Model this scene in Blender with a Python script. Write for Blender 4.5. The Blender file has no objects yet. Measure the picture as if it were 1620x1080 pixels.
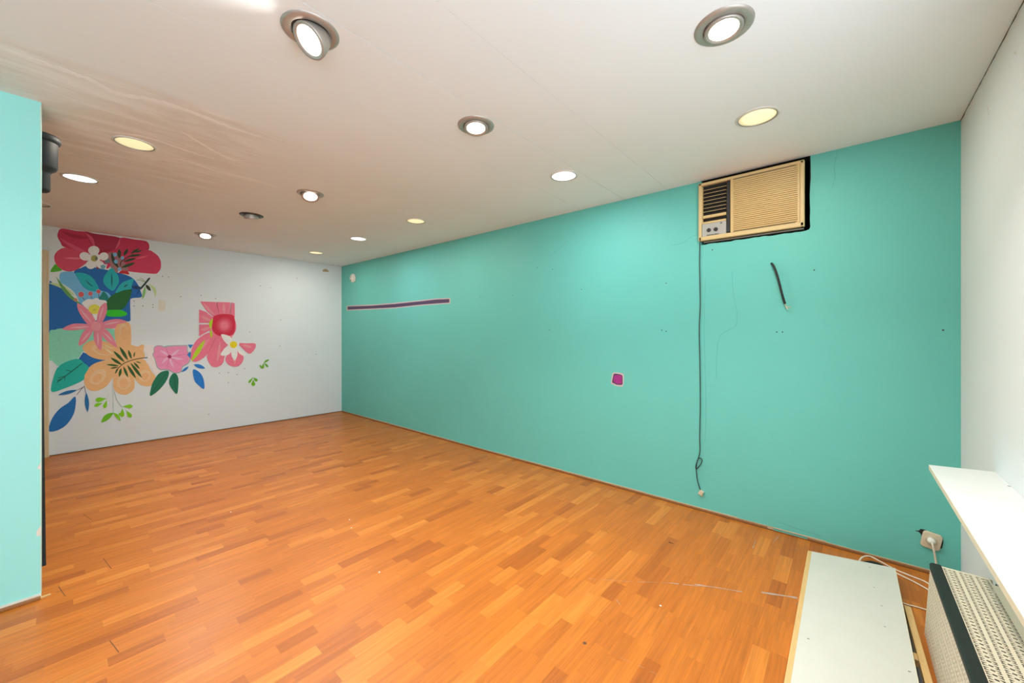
import bpy, bmesh, math, random
from mathutils import Vector, Matrix
random.seed(7)
SC = bpy.context.scene
COL = SC.collection

# ------------------------------------------------------------------ camera
FPX, CX, HY, CAMH = 617.0, 810.0, 527.5, 1.3
YAW = math.atan(718 / 617)
SY, CYW = math.sin(YAW), math.cos(YAW)
cam = bpy.data.cameras.new('camera')
cam.sensor_width = 36.0
cam.lens = 36.0 * FPX / 1620.0
cam.shift_y = -(540 - HY) / 1620.0
cam.clip_start = 0.02
camo = bpy.data.objects.new('camera', cam)
camo.location = (0, 0, CAMH)
camo.rotation_euler = (math.pi / 2, 0, -YAW)
COL.objects.link(camo)
SC.camera = camo

# ------------------------------------------------------------------ sky, daylight, exposure
SC.view_settings.view_transform = 'Standard'
SC.view_settings.look = 'None'
SC.view_settings.gamma = 1.0
SC.view_settings.use_curve_mapping = False
SC.view_settings.exposure = -0.58
SKY_STRENGTH = 9.0
GIMBAL_W, WHITE_W, YELLOW_W = 17.5, 15.0, 10.5
WARM, NEUTRAL, YELLOW = (1.0, 0.965, 0.92), (0.93, 0.97, 1.0), (1.0, 0.94, 0.80)
world = bpy.data.worlds.new('overcast_sky')
SC.world = world
world.use_nodes = True
bg = world.node_tree.nodes['Background']
bg.inputs['Color'].default_value = (0.82, 0.93, 1.0, 1)
bg.inputs['Strength'].default_value = SKY_STRENGTH

# room dimensions (metres); x runs towards the green wall, y towards the mural wall
XR, YB, YF, XL, H = 3.088, 6.41, -0.453, -3.0, 2.42
WIN = (-2.3, 1.55, 0.80, 2.20)            # shop window behind the camera: x0 x1 z0 z1
portal = bpy.data.lights.new('window_portal', 'AREA')
portal.shape = 'RECTANGLE'
portal.size, portal.size_y = WIN[1] - WIN[0], WIN[3] - WIN[2]
portal.cycles.is_portal = True
po = bpy.data.objects.new('window_portal', portal)
po.location = ((WIN[0] + WIN[1]) / 2, YF - 0.10, (WIN[2] + WIN[3]) / 2)
po.rotation_euler = (math.pi / 2, 0, 0)      # faces +y, into the room
COL.objects.link(po)


def cz(x, y=0):
    """ceiling height: it rises a little away from the green wall"""
    return H + 0.005 * (XR - x)


# ------------------------------------------------------------------ measured points on real planes
def ray(px, py):
    r, u = (px - CX) / FPX, (HY - py) / FPX
    return Vector((SY + r * CYW, CYW - r * SY, u))


def on_floor(px, py, z=0.0):
    d = ray(px, py)
    t = (z - CAMH) / d.z
    return Vector((d.x * t, d.y * t, z))


def on_green(px, py, x=XR):
    d = ray(px, py)
    t = x / d.x
    return Vector((x, d.y * t, CAMH + d.z * t))


def on_back(px, py):
    d = ray(px, py)
    t = YB / d.y
    return Vector((d.x * t, YB, CAMH + d.z * t))


# ------------------------------------------------------------------ materials
def lin(c):
    return tuple(((v / 255) / 12.92 if v / 255 <= 0.04045 else ((v / 255 + 0.055) / 1.055) ** 2.4) for v in c)


def mat(name, rgb, rough=0.5, var=0.06, scale=14.0, stretch=(1, 1, 1), metal=0.0, bump=0.0,
        bscale=60.0, emit=None, estr=0.0, second=None, spec=0.5):
    """procedural principled material: noise mixes two near colours (linear rgb)"""
    m = bpy.data.materials.new(name)
    m.use_nodes = True
    nt = m.node_tree
    b = nt.nodes['Principled BSDF']
    b.inputs['Roughness'].default_value = rough
    b.inputs['Metallic'].default_value = metal
    b.inputs['Specular IOR Level'].default_value = spec
    tc = nt.nodes.new('ShaderNodeTexCoord')
    mp = nt.nodes.new('ShaderNodeMapping')
    mp.inputs['Scale'].default_value = stretch
    nt.links.new(tc.outputs['Object'], mp.inputs['Vector'])
    nz = nt.nodes.new('ShaderNodeTexNoise')
    nz.inputs['Scale'].default_value = scale
    nz.inputs['Detail'].default_value = 4
    nt.links.new(mp.outputs['Vector'], nz.inputs['Vector'])
    mx = nt.nodes.new('ShaderNodeMix')
    mx.data_type = 'RGBA'
    lo = tuple(v * (1 - var) for v in rgb)
    hi = tuple(min(1, v * (1 + var)) for v in rgb) if second is None else second
    mx.inputs['A'].default_value = (*lo, 1)
    mx.inputs['B'].default_value = (*hi, 1)
    nt.links.new(nz.outputs['Fac'], mx.inputs['Factor'])
    nt.links.new(mx.outputs['Result'], b.inputs['Base Color'])
    if bump:
        n2 = nt.nodes.new('ShaderNodeTexNoise')
        n2.inputs['Scale'].default_value = bscale
        n2.inputs['Detail'].default_value = 5
        nt.links.new(mp.outputs['Vector'], n2.inputs['Vector'])
        bp = nt.nodes.new('ShaderNodeBump')
        bp.inputs['Strength'].default_value = bump
        bp.inputs['Distance'].default_value = 0.004
        nt.links.new(n2.outputs['Fac'], bp.inputs['Height'])
        nt.links.new(bp.outputs['Normal'], b.inputs['Normal'])
    if emit:
        b.inputs['Emission Color'].default_value = (*emit, 1)
        b.inputs['Emission Strength'].default_value = estr
    return m


def mat_floor():
    """orange cherry laminate: each strip's tone attribute picks its colour, noise draws the grain"""
    m = bpy.data.materials.new('laminate_strip')
    m.use_nodes = True
    nt = m.node_tree
    N, L = nt.nodes, nt.links
    b = N['Principled BSDF']
    at = N.new('ShaderNodeAttribute')
    at.attribute_name = 'tone'
    tone = at.outputs['Fac']
    ramp = N.new('ShaderNodeValToRGB')
    cr = ramp.color_ramp
    cr.elements[0].position = 0.0
    cr.elements[0].color = (*FL[0], 1)
    cr.elements[1].position = 1.0
    cr.elements[1].color = (*FL[3], 1)
    e = cr.elements.new(0.25); e.color = (*FL[1], 1)
    e = cr.elements.new(0.7); e.color = (*FL[2], 1)
    L.new(tone, ramp.inputs['Fac'])
    geo = N.new('ShaderNodeNewGeometry')
    sc = N.new('ShaderNodeVectorMath'); sc.operation = 'MULTIPLY'
    sc.inputs[1].default_value = (2.4, 34, 10)
    L.new(geo.outputs['Position'], sc.inputs[0])
    off = N.new('ShaderNodeVectorMath'); off.operation = 'MULTIPLY_ADD'
    comb = N.new('ShaderNodeCombineXYZ')
    for k in ('X', 'Y', 'Z'):
        L.new(tone, comb.inputs[k])
    off.inputs[1].default_value = (91, 57, 33)
    L.new(comb.outputs[0], off.inputs[0])
    L.new(sc.outputs[0], off.inputs[2])
    nz = N.new('ShaderNodeTexNoise')
    nz.inputs['Scale'].default_value = 1.6
    nz.inputs['Detail'].default_value = 6
    nz.inputs['Roughness'].default_value = 0.6
    nz.inputs['Distortion'].default_value = 0.6
    L.new(off.outputs[0], nz.inputs['Vector'])
    gr = N.new('ShaderNodeMapRange')
    gr.inputs['From Min'].default_value = 0.3
    gr.inputs['From Max'].default_value = 0.7
    gr.inputs['To Min'].default_value = 0.82
    gr.inputs['To Max'].default_value = 1.12
    L.new(nz.outputs['Fac'], gr.inputs['Value'])
    # cathedral figure: broad wavy rings
    sc2 = N.new('ShaderNodeVectorMath'); sc2.operation = 'MULTIPLY'
    sc2.inputs[1].default_value = (0.14, 0.62, 1)
    L.new(off.outputs[0], sc2.inputs[0])
    wv = N.new('ShaderNodeTexNoise')
    wv.inputs['Scale'].default_value = 1.2
    wv.inputs['Detail'].default_value = 1
    L.new(sc2.outputs[0], wv.inputs['Vector'])
    mul = N.new('ShaderNodeMath'); mul.operation = 'MULTIPLY'; mul.inputs[1].default_value = 60
    L.new(wv.outputs['Fac'], mul.inputs[0])
    sn = N.new('ShaderNodeMath'); sn.operation = 'SINE'
    L.new(mul.outputs[0], sn.inputs[0])
    g2 = N.new('ShaderNodeMapRange')
    g2.inputs['From Min'].default_value = -1
    g2.inputs['To Min'].default_value = 0.90
    g2.inputs['To Max'].default_value = 1.03
    L.new(sn.outputs[0], g2.inputs['Value'])
    pr = N.new('ShaderNodeMath'); pr.operation = 'MULTIPLY'
    L.new(gr.outputs[0], pr.inputs[0]); L.new(g2.outputs[0], pr.inputs[1])
    fin = N.new('ShaderNodeVectorMath'); fin.operation = 'SCALE'
    L.new(ramp.outputs['Color'], fin.inputs[0])
    L.new(pr.outputs[0], fin.inputs['Scale'])
    L.new(fin.outputs[0], b.inputs['Base Color'])
    rn = N.new('ShaderNodeTexNoise'); rn.inputs['Scale'].default_value = 5
    L.new(geo.outputs['Position'], rn.inputs['Vector'])
    rr = N.new('ShaderNodeMapRange')
    rr.inputs['To Min'].default_value = 0.30
    rr.inputs['To Max'].default_value = 0.46
    L.new(rn.outputs['Fac'], rr.inputs['Value'])
    L.new(rr.outputs[0], b.inputs['Roughness'])
    b.inputs['Specular IOR Level'].default_value = 0.36
    return m


def mat_ceiling():
    """off-white board paint with paler trowelled filler streaks in one worn area"""
    m = bpy.data.materials.new('ceiling_paint')
    m.use_nodes = True
    nt = m.node_tree
    N, L = nt.nodes, nt.links
    b = N['Principled BSDF']
    b.inputs['Roughness'].default_value = 0.75
    geo = N.new('ShaderNodeNewGeometry')
    sep = N.new('ShaderNodeSeparateXYZ')
    L.new(geo.outputs['Position'], sep.inputs[0])
    sc = N.new('ShaderNodeVectorMath'); sc.operation = 'MULTIPLY'
    sc.inputs[1].default_value = (1.0, 4.6, 1)
    L.new(geo.outputs['Position'], sc.inputs[0])
    nz = N.new('ShaderNodeTexNoise')
    nz.inputs['Scale'].default_value = 1.5
    nz.inputs['Detail'].default_value = 6
    nz.inputs['Distortion'].default_value = 2.0
    L.new(sc.outputs[0], nz.inputs['Vector'])
    st = N.new('ShaderNodeMapRange')
    st.inputs['From Min'].default_value = 0.42
    st.inputs['From Max'].default_value = 0.66
    L.new(nz.outputs['Fac'], st.inputs['Value'])

    def band(sock, a0, a1, b0, b1):
        u = N.new('ShaderNodeMapRange'); u.interpolation_type = 'SMOOTHSTEP'
        u.inputs['From Min'].default_value = a0; u.inputs['From Max'].default_value = a1
        L.new(sock, u.inputs['Value'])
        v = N.new('ShaderNodeMapRange'); v.interpolation_type = 'SMOOTHSTEP'
        v.inputs['From Min'].default_value = b0; v.inputs['From Max'].default_value = b1
        v.inputs['To Min'].default_value = 1; v.inputs['To Max'].default_value = 0
        L.new(sock, v.inputs['Value'])
        q = N.new('ShaderNodeMath'); q.operation = 'MULTIPLY'
        L.new(u.outputs[0], q.inputs[0]); L.new(v.outputs[0], q.inputs[1])
        return q.outputs[0]
    by = band(sep.outputs['Y'], 2.40, 2.50, 3.5, 4.6)
    bx = band(sep.outputs['X'], -3.5, -3.4, 0.5, 1.1)
    mk = N.new('ShaderNodeMath'); mk.operation = 'MULTIPLY'
    L.new(by, mk.inputs[0]); L.new(bx, mk.inputs[1])
    base = N.new('ShaderNodeMix'); base.data_type = 'RGBA'
    base.inputs['A'].default_value = (*CEIL, 1)
    L.new(mk.outputs[0], base.inputs['Factor'])
    worn = N.new('ShaderNodeMix'); worn.data_type = 'RGBA'
    worn.inputs['A'].default_value = (CEIL[0] * 0.93, CEIL[1] * 0.88, CEIL[2] * 0.83, 1)
    worn.inputs['B'].default_value = (CEIL[0] * 1.06, CEIL[1] * 1.03, CEIL[2] * 1.0, 1)
    L.new(st.outputs[0], worn.inputs['Factor'])
    L.new(worn.outputs['Result'], base.inputs['B'])
    n3 = N.new('ShaderNodeTexNoise'); n3.inputs['Scale'].default_value = 1.3
    n3.inputs['Detail'].default_value = 3
    L.new(geo.outputs['Position'], n3.inputs['Vector'])
    k = N.new('ShaderNodeMapRange')
    k.inputs['To Min'].default_value = 0.95; k.inputs['To Max'].default_value = 1.04
    L.new(n3.outputs['Fac'], k.inputs['Value'])
    fin = N.new('ShaderNodeVectorMath'); fin.operation = 'SCALE'
    L.new(base.outputs['Result'], fin.inputs[0]); L.new(k.outputs[0], fin.inputs['Scale'])
    L.new(fin.outputs[0], b.inputs['Base Color'])
    return m


FL = [(0.385, 0.098, 0.009), (0.47, 0.129, 0.012), (0.53, 0.153, 0.015), (0.61, 0.20, 0.026)]
CEIL = (0.85, 0.895, 0.92)
M = {}
M['floor'] = mat_floor()
M['ceil'] = mat_ceiling()
M['subfloor'] = mat('subfloor', (0.16, 0.07, 0.025), 0.8)
M['green'] = mat('turquoise_wall_paint', (0.14, 0.56, 0.495), 0.55, 0.05, 1.6, bump=0.12, bscale=90)
M['aqua'] = mat('aqua_partition_colour', (0.32, 0.78, 0.74), 0.5, 0.03, 2, bump=0.08, bscale=80)  # base colour set paler than the turquoise wall's
M['white'] = mat('white_wall_paint', (0.77, 0.83, 0.87), 0.6, 0.03, 3, bump=0.15, bscale=70)
M['frontwhite'] = mat('pale_wall_paint', (0.78, 0.79, 0.80), 0.6, 0.03, 3, bump=0.1, bscale=70)
M['plaster'] = mat('bare_plaster', (0.72, 0.70, 0.62), 0.9, 0.1, 60)
M['caulk'] = mat('unpainted_plaster_edge', (0.50, 0.38, 0.24), 0.9, 0.2, 30)
M['skirt'] = mat('brown_wood_skirting', (0.30, 0.13, 0.045), 0.5, 0.25, 8, (1, 6, 6))
M['dark'] = mat('dark_cavity', (0.018, 0.016, 0.014), 0.9)
M['crack'] = mat('dark_crack', (0.06, 0.055, 0.05), 0.9)
M['gcrack'] = mat('hairline_crack', (0.07, 0.30, 0.26), 0.8)
M['doorwood'] = mat('beige_door_frame_paint', (0.70, 0.56, 0.35), 0.5, 0.12, 12, (4, 4, 1))
M['lam'] = mat('white_laminate', (0.72, 0.72, 0.70), 0.35, 0.03, 10)
M['panelwhite'] = mat('worn_white_board', (0.62, 0.595, 0.53), 0.45, 0.05, 9)
M['pine'] = mat('pine_wood', (0.66, 0.42, 0.17), 0.55, 0.18, 9, (1.5, 14, 14))
M['slate'] = mat('dark_grey_board_back', (0.10, 0.11, 0.115), 0.7)
M['cream'] = mat('cream_enamel', (0.74, 0.66, 0.50), 0.45, 0.06, 12)
M['creamside'] = mat('cream_front_enamel', (0.70, 0.60, 0.46), 0.5, 0.08, 12)
M['trim'] = mat('dark_green_metal_trim', (0.024, 0.032, 0.028), 0.55, 0.2, 40, spec=0.15)
M['fin'] = mat('convector_shade', (0.035, 0.018, 0.010), 0.8)  # near-black: shade behind the pierced sheets put into the colour
M['beige'] = mat('yellowed_beige_plastic', (0.66, 0.475, 0.215), 0.45, 0.04, 8)
M['beigepale'] = mat('pale_beige_plastic', (0.68, 0.51, 0.25), 0.45, 0.04, 8)
M['greypanel'] = mat('grey_control_panel', (0.44, 0.43, 0.40), 0.4, 0.06, 30)
M['blackbar'] = mat('black_plastic_bar', (0.03, 0.028, 0.026), 0.35)
M['black'] = mat('black_plastic', (0.022, 0.024, 0.028), 0.6, 0.15, 30, spec=0.35)
M['cord'] = mat('black_rubber_cord', (0.012, 0.012, 0.012), 0.5)
M['ivory'] = mat('ivory_plastic', (0.66, 0.57, 0.42), 0.4, 0.04, 20)
M['whitecord'] = mat('off_white_cord', (0.75, 0.66, 0.52), 0.5)
M['whiteplastic'] = mat('white_plastic', (0.78, 0.77, 0.70), 0.4)
M['copper'] = mat('stripped_wire', (0.55, 0.45, 0.25), 0.5)
M['steel'] = mat('brushed_nickel', (0.46, 0.42, 0.385), 0.42, 0.06, 40, metal=0.55)
M['darksteel'] = mat('dark_metal', (0.09, 0.09, 0.09), 0.4, 0.1, 30, metal=0.7)  # darker metal for one swivel downlight's ring
M['bulb_dead'] = mat('unlit_cream_diffuser', (0.72, 0.66, 0.52), 0.4)
M['rimwhite'] = mat('white_enamel_rim', (0.72, 0.72, 0.68), 0.4)
M['rimgrey'] = mat('grey_metal_rim', (0.30, 0.29, 0.27), 0.4, metal=0.6)
M['bulb_warm'] = mat('lit_warm_lamp_face', (0.9, 0.85, 0.75), 0.4, emit=(1.0, 0.90, 0.76), estr=7.0)
M['bulb_white'] = mat('lit_white_lamp_face', (0.9, 0.9, 0.9), 0.4, emit=(0.97, 0.99, 1.0), estr=3.0)
M['bulb_yellow'] = mat('lit_yellow_lamp_face', (0.9, 0.85, 0.6), 0.4, emit=(1.0, 0.86, 0.48), estr=1.05, var=0.2, scale=18)
M['bulb_off'] = mat('unlit_lamp_face', (0.10, 0.10, 0.10), 0.15, metal=0.7)
M['purple'] = mat('dark_purple_old_paint', (0.075, 0.048, 0.11), 0.6, 0.15, 20)
M['magenta'] = mat('magenta_old_paint', (0.36, 0.025, 0.22), 0.6, 0.35, 60)
M['pinkedge'] = mat('pale_pink_paint_edge', (0.62, 0.48, 0.50), 0.7)
M['screwhole'] = mat('filled_screw_hole', (0.30, 0.30, 0.28), 0.9)
M['smudge'] = mat('filler_smudge', (0.76, 0.75, 0.66), 0.8, 0.08, 20)
M['hole'] = mat('drill_hole', (0.05, 0.06, 0.06), 0.9)
M['scratch'] = mat('tape_residue', (0.40, 0.31, 0.26), 0.6, 0.2, 40)
M['joint'] = mat('open_board_joint', (0.11, 0.045, 0.015), 0.8)
M['flake'] = mat('white_paint_flake', (0.8, 0.76, 0.68), 0.8)
M['filler'] = mat('ceiling_filler', (0.92, 0.93, 0.93), 0.8, 0.03, 9)
M['ink'] = mat('black_print', (0.02, 0.02, 0.02), 0.5)


def glass_mat():
    m = bpy.data.materials.new('window_glass')
    m.use_nodes = True
    nt = m.node_tree
    nt.nodes.remove(nt.nodes['Principled BSDF'])
    t = nt.nodes.new('ShaderNodeBsdfTransparent')
    g = nt.nodes.new('ShaderNodeBsdfGlossy'); g.inputs['Roughness'].default_value = 0.02
    mx = nt.nodes.new('ShaderNodeMixShader'); mx.inputs[0].default_value = 0.06
    nt.links.new(t.outputs[0], mx.inputs[1]); nt.links.new(g.outputs[0], mx.inputs[2])
    nt.links.new(mx.outputs[0], nt.nodes['Material Output'].inputs[0])
    return m


M['glass'] = glass_mat()


# ------------------------------------------------------------------ mesh helpers
def root_of(o):
    while o.parent:
        o = o.parent
    return o


def obj(name, bm, m, parent=None, smooth=False):
    """link a bmesh given in world coordinates as one mesh object (under parent)"""
    me = bpy.data.meshes.new(name)
    bmesh.ops.recalc_face_normals(bm, faces=bm.faces)
    if parent is not None:
        bmesh.ops.translate(bm, verts=bm.verts, vec=-Vector(root_of(parent).location))
    bm.to_mesh(me)
    bm.free()
    if smooth:
        for p in me.polygons:
            p.use_smooth = True
    for mm in (m if isinstance(m, (list, tuple)) else [m]):
        me.materials.append(mm)
    o = bpy.data.objects.new(name, me)
    COL.objects.link(o)
    if parent is not None:
        o.parent = parent
    return o


def thing(name, label, cat, loc=(0, 0, 0), group=None):
    o = bpy.data.objects.new(name, None)
    o.empty_display_size = 0.05
    o.location = loc
    COL.objects.link(o)
    return tag(o, label, cat, group)


def tag(o, label, cat, group=None):
    o['label'] = label
    o['category'] = cat
    if group:
        o['group'] = group
    return o


def struct(o):
    o['kind'] = 'structure'
    return o


def box(bm, a, b, bevel=0.0, seg=2):
    x0, y0, z0 = [min(p, q) for p, q in zip(a, b)]
    x1, y1, z1 = [max(p, q) for p, q in zip(a, b)]
    v = [bm.verts.new(p) for p in ((x0, y0, z0), (x1, y0, z0), (x1, y1, z0), (x0, y1, z0),
                                   (x0, y0, z1), (x1, y0, z1), (x1, y1, z1), (x0, y1, z1))]
    fs = [bm.faces.new([v[i] for i in q]) for q in ((0, 3, 2, 1), (4, 5, 6, 7), (0, 1, 5, 4), (1, 2, 6, 5), (2, 3, 7, 6), (3, 0, 4, 7))]
    if bevel:
        es = list({e for f in fs for e in f.edges})
        bmesh.ops.bevel(bm, geom=es, offset=bevel, segments=seg, profile=0.5, affect='EDGES')
    return v


def bx(a, b, bevel=0.0, seg=2):
    bm = bmesh.new()
    box(bm, a, b, bevel, seg)
    return bm


def hexa(pts):
    """8 corners: bottom 4 then top 4"""
    bm = bmesh.new()
    v = [bm.verts.new(p) for p in pts]
    for q in ((0, 3, 2, 1), (4, 5, 6, 7), (0, 1, 5, 4), (1, 2, 6, 5), (2, 3, 7, 6), (3, 0, 4, 7)):
        bm.faces.new([v[i] for i in q])
    return bm


def prism(bm, pts, d):
    """polygon pts (3d, planar) extruded by vector d"""
    d = Vector(d)
    a = [bm.verts.new(p) for p in pts]
    b = [bm.verts.new(Vector(p) + d) for p in pts]
    bm.faces.new(a)
    bm.faces.new(list(reversed(b)))
    n = len(pts)
    for i in range(n):
        bm.faces.new((a[i], b[i], b[(i + 1) % n], a[(i + 1) % n]))


def lathe(bm, prof, c=(0, 0, 0), n=40, axis=Matrix(), cap0=True, cap1=True):
    """prof: (radius, height) pairs about +z, then axis matrix, then moved to c"""
    rings = []
    for r, z in prof:
        rings.append([bm.verts.new(Vector(c) + axis @ Vector((r * math.cos(2 * math.pi * i / n), r * math.sin(2 * math.pi * i / n), z))) for i in range(n)])
    for a, b in zip(rings, rings[1:]):
        for i in range(n):
            bm.faces.new((a[i], a[(i + 1) % n], b[(i + 1) % n], b[i]))
    if cap0:
        bm.faces.new(rings[0])
    if cap1:
        bm.faces.new(rings[-1])


def catmull(pts, sub=6, closed=False):
    P = [Vector(p) for p in pts]
    n = len(P)
    out = []
    for i in range(n if closed else n - 1):
        if closed:
            p0, p1, p2, p3 = P[(i - 1) % n], P[i], P[(i + 1) % n], P[(i + 2) % n]
        else:
            p0, p1, p2, p3 = P[max(i - 1, 0)], P[i], P[i + 1], P[min(i + 2, n - 1)]
        for k in range(sub):
            t = k / sub
            out.append(0.5 * ((2 * p1) + (p2 - p0) * t + (2 * p0 - 5 * p1 + 4 * p2 - p3) * t * t + (3 * p1 - p0 - 3 * p2 + p3) * t ** 3))
    if not closed:
        out.append(P[-1])
    return out


def tube(bm, pts, r, n=8, smooth=True, sub=6):
    P = catmull(pts, sub) if smooth else [Vector(p) for p in pts]
    rings = []
    up = Vector((0.31, 0.77, 0.55)).normalized()
    for i, p in enumerate(P):
        t = (P[min(i + 1, len(P) - 1)] - P[max(i - 1, 0)]).normalized()
        a = t.cross(up)
        if a.length < 1e-4:
            a = t.cross(Vector((1, 0, 0)))
        a.normalize()
        b = t.cross(a)
        rr = r[i] if isinstance(r, (list, tuple)) else r
        rings.append([bm.verts.new(p + rr * (a * math.cos(2 * math.pi * k / n) + b * math.sin(2 * math.pi * k / n))) for k in range(n)])
    for a, b in zip(rings, rings[1:]):
        for k in range(n):
            bm.faces.new((a[k], a[(k + 1) % n], b[(k + 1) % n], b[k]))
    bm.faces.new(rings[0])
    bm.faces.new(rings[-1])


# ================================================================== SETTING
# ---- floor: sub-base slab and laminate strips running towards the green wall
floor = struct(obj('floor', bx((XL - 0.1, YF - 0.1, -0.1), (XR + 0.1, YB + 0.1, -0.002)), M['subfloor']))


def screen_area(x0, x1, y0, y1):
    """how large a floor strip shows in the photograph (only to choose which strips become parts)"""
    q = []
    for x, y in ((x0, y0), (x1, y0), (x1, y1), (x0, y1)):
        dep = x * SY + y * CYW
        if dep < 0.3:
            return 0.0
        lat = x * CYW - y * SY
        q.append((CX + FPX * lat / dep, HY + FPX * CAMH / dep))
    mx = sum(p[0] for p in q) / 4
    my = sum(p[1] for p in q) / 4
    if not (66 < mx < 1640 and my < 1095):
        return 0.0
    return abs(sum(q[i][0] * q[(i + 1) % 4][1] - q[(i + 1) % 4][0] * q[i][1] for i in range(4))) / 2


SW = 0.0628
strips = []
y = YF
row = 0
rf = random.Random(21)
while y < YB:
    x = XL - rf.random() * 0.3
    while x < XR:
        L = rf.choice((0.15, 0.17, 0.20, 0.24, 0.27, 0.30, 0.33, 0.36, 0.40))
        t = rf.random()
        t = 0.1 * rf.random() if t < 0.10 else (0.82 + 0.18 * rf.random() if t > 0.86 else 0.25 + 0.5 * rf.random())
        strips.append((max(x, XL), min(x + L, XR), y, min(y + SW, YB), t))
        x += L
    y += SW
    row += 1
strips = [s for s in strips if s[1] - s[0] > 0.01 and s[3] - s[2] > 0.005]
strips.sort(key=lambda s: -screen_area(*s[:4]))
G = 0.0001
T = 0.002


def strip_geo(s, V, F, ton):
    x0, x1, y0, y1, t = s
    n = len(V)
    V += [(x0 + G, y0 + G, -T), (x1 - G, y0 + G, -T), (x1 - G, y1 - G, -T), (x0 + G, y1 - G, -T),
          (x0 + G, y0 + G, 0), (x1 - G, y0 + G, 0), (x1 - G, y1 - G, 0), (x0 + G, y1 - G, 0)]
    F += [tuple(n + i for i in q) for q in ((4, 5, 6, 7), (0, 1, 5, 4), (1, 2, 6, 5), (2, 3, 7, 6), (3, 0, 4, 7))]
    ton += [t] * 5


def strip_obj(name, ss):
    V, F, ton = [], [], []
    for s in ss:
        strip_geo(s, V, F, ton)
    me = bpy.data.meshes.new(name)
    me.from_pydata(V, [], F)
    a = me.attributes.new('tone', 'FLOAT', 'FACE')
    a.data.foreach_set('value', ton)
    me.materials.append(M['floor'])
    o = bpy.data.objects.new(name, me)
    COL.objects.link(o)
    o.parent = floor
    return o


for s in strips[:300]:
    strip_obj('floor_strip', [s])
rest = strip_obj('floor_strips', strips[300:])
rest['kind'] = 'stuff'
# a few open end joints and the pale tape line
for (xa, ya, xb, yb) in ((0.116, 4.176, 0.15, 4.005), (0.169, 3.265, 0.19, 3.088), (0.0, 3.075, 0.022, 2.935), (0.141, 2.37, 0.16, 2.255)):
    bm = bmesh.new()
    prism(bm, [(xa, ya, 0.0003), (xa + 0.0026, ya, 0.0003), (xb + 0.0026, yb, 0.0003), (xb, yb, 0.0003)], (0, 0, -0.001))
    obj('open_joint', bm, M['joint'], floor)
tape_pts = [(1.832, 1.044), (1.95, 0.87), (2.079, 0.70), (2.164, 0.554), (2.231, 0.424)]
bm = bmesh.new()


def ribbon(bm, pts, w, z=0.0006, seed=3, gaps=0.0):
    rr = random.Random(seed)
    for (a, b) in zip(pts, pts[1:]):
        A, B = Vector((*a, 0)), Vector((*b, 0))
        d = (B - A)
        nrm = Vector((-d.y, d.x, 0)).normalized()
        k = max(2, int(d.length / 0.02))
        prev = None
        for i in range(k + 1):
            p = A + d * (i / k)
            ww = w * (0.35 + 0.9 * rr.random())
            cur = (p + nrm * ww / 2 + Vector((0, 0, z)), p - nrm * ww / 2 + Vector((0, 0, z)))
            if prev and rr.random() > gaps:
                bm.faces.new([bm.verts.new(q) for q in (prev[0], cur[0], cur[1], prev[1])])
            prev = cur


ribbon(bm, tape_pts[:3], 0.002, gaps=0.12)
ribbon(bm, tape_pts[2:4], 0.005, seed=5, gaps=0.05)
ribbon(bm, [(2.15, 0.60), (2.20, 0.50), (2.245, 0.40)], 0.008, seed=8, gaps=0.08)
ribbon(bm, [(2.303, 0.326), (2.34, 0.25), (2.37, 0.186)], 0.014, seed=9)
ribbon(bm, [on_floor(1191, 867).xy, on_floor(1195, 855).xy], 0.004, seed=2)
ribbon(bm, [on_floor(1223, 858).xy, on_floor(1233, 847).xy], 0.004, seed=4)
ribbon(bm, [on_floor(975, 948).xy, on_floor(982, 958).xy], 0.002, seed=6)
ribbon(bm, [on_floor(980, 1040).xy, on_floor(1010, 1052).xy, on_floor(1038, 1066).xy], 0.0016, seed=7, gaps=0.2)
o = obj('scratch_marks', bm, M['scratch'], floor)
o['kind'] = 'stuff'
bm = bmesh.new()
for px, py in ((365, 810), (556, 835), (553, 822), (1045, 958), (600, 905)):
    p = on_floor(px, py)
    lathe(bm, [(0.0012, 0), (0.005, 0.001), (0.003, 0.003)], p, 7)
o = obj('paint_flakes', bm, M['flake'], floor)
o['kind'] = 'stuff'

bm = bmesh.new()
for px, py, r_ in ((1060, 858, 0.009), (1064, 859, 0.006), (925, 1017, 0.008), (962, 843, 0.004), (720, 690, 0.008)):
    p = on_floor(px, py)
    lathe(bm, [(r_, 0.0002), (r_ * 0.6, 0.0008)], p, 8)
o = obj('floor_stains', bm, M['joint'], floor)
o['kind'] = 'stuff'

# ---- ceiling: boards under a slab, seams left open
ceil = struct(obj('ceiling', hexa([(XL, YF, cz(XL) + 0.005), (XR, YF, cz(XR) + 0.005), (XR, YB, cz(XR) + 0.005), (XL, YB, cz(XL) + 0.005),
                                   (XL, YF, 2.62), (XR, YF, 2.62), (XR, YB, 2.62), (XL, YB, 2.62)]), M['ceil']))
edges = [YF, 1.058, 1.412, 1.81, 2.47, YB]
gaps = [0.0008, 0.0018, 0.0007, 0.0004]
for i in range(5):
    y0 = edges[i] + (gaps[i - 1] if i else 0)
    y1 = edges[i + 1] - (gaps[i] if i < 4 else 0)
    obj('ceiling_board', hexa([(XL, y0, cz(XL)), (XR, y0, cz(XR)), (XR, y1, cz(XR)), (XL, y1, cz(XL)),
                               (XL, y0, cz(XL) + 0.006), (XR, y0, cz(XR) + 0.006), (XR, y1, cz(XR) + 0.006), (XL, y1, cz(XL) + 0.006)]), M['ceil'], ceil)

def on_ceiling(px, py):
    d = ray(px, py)
    x = 0.0
    for _ in range(5):
        t = (cz(x) - CAMH) / d.z
        x = d.x * t
    return Vector((x, d.y * t, cz(x)))


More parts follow.
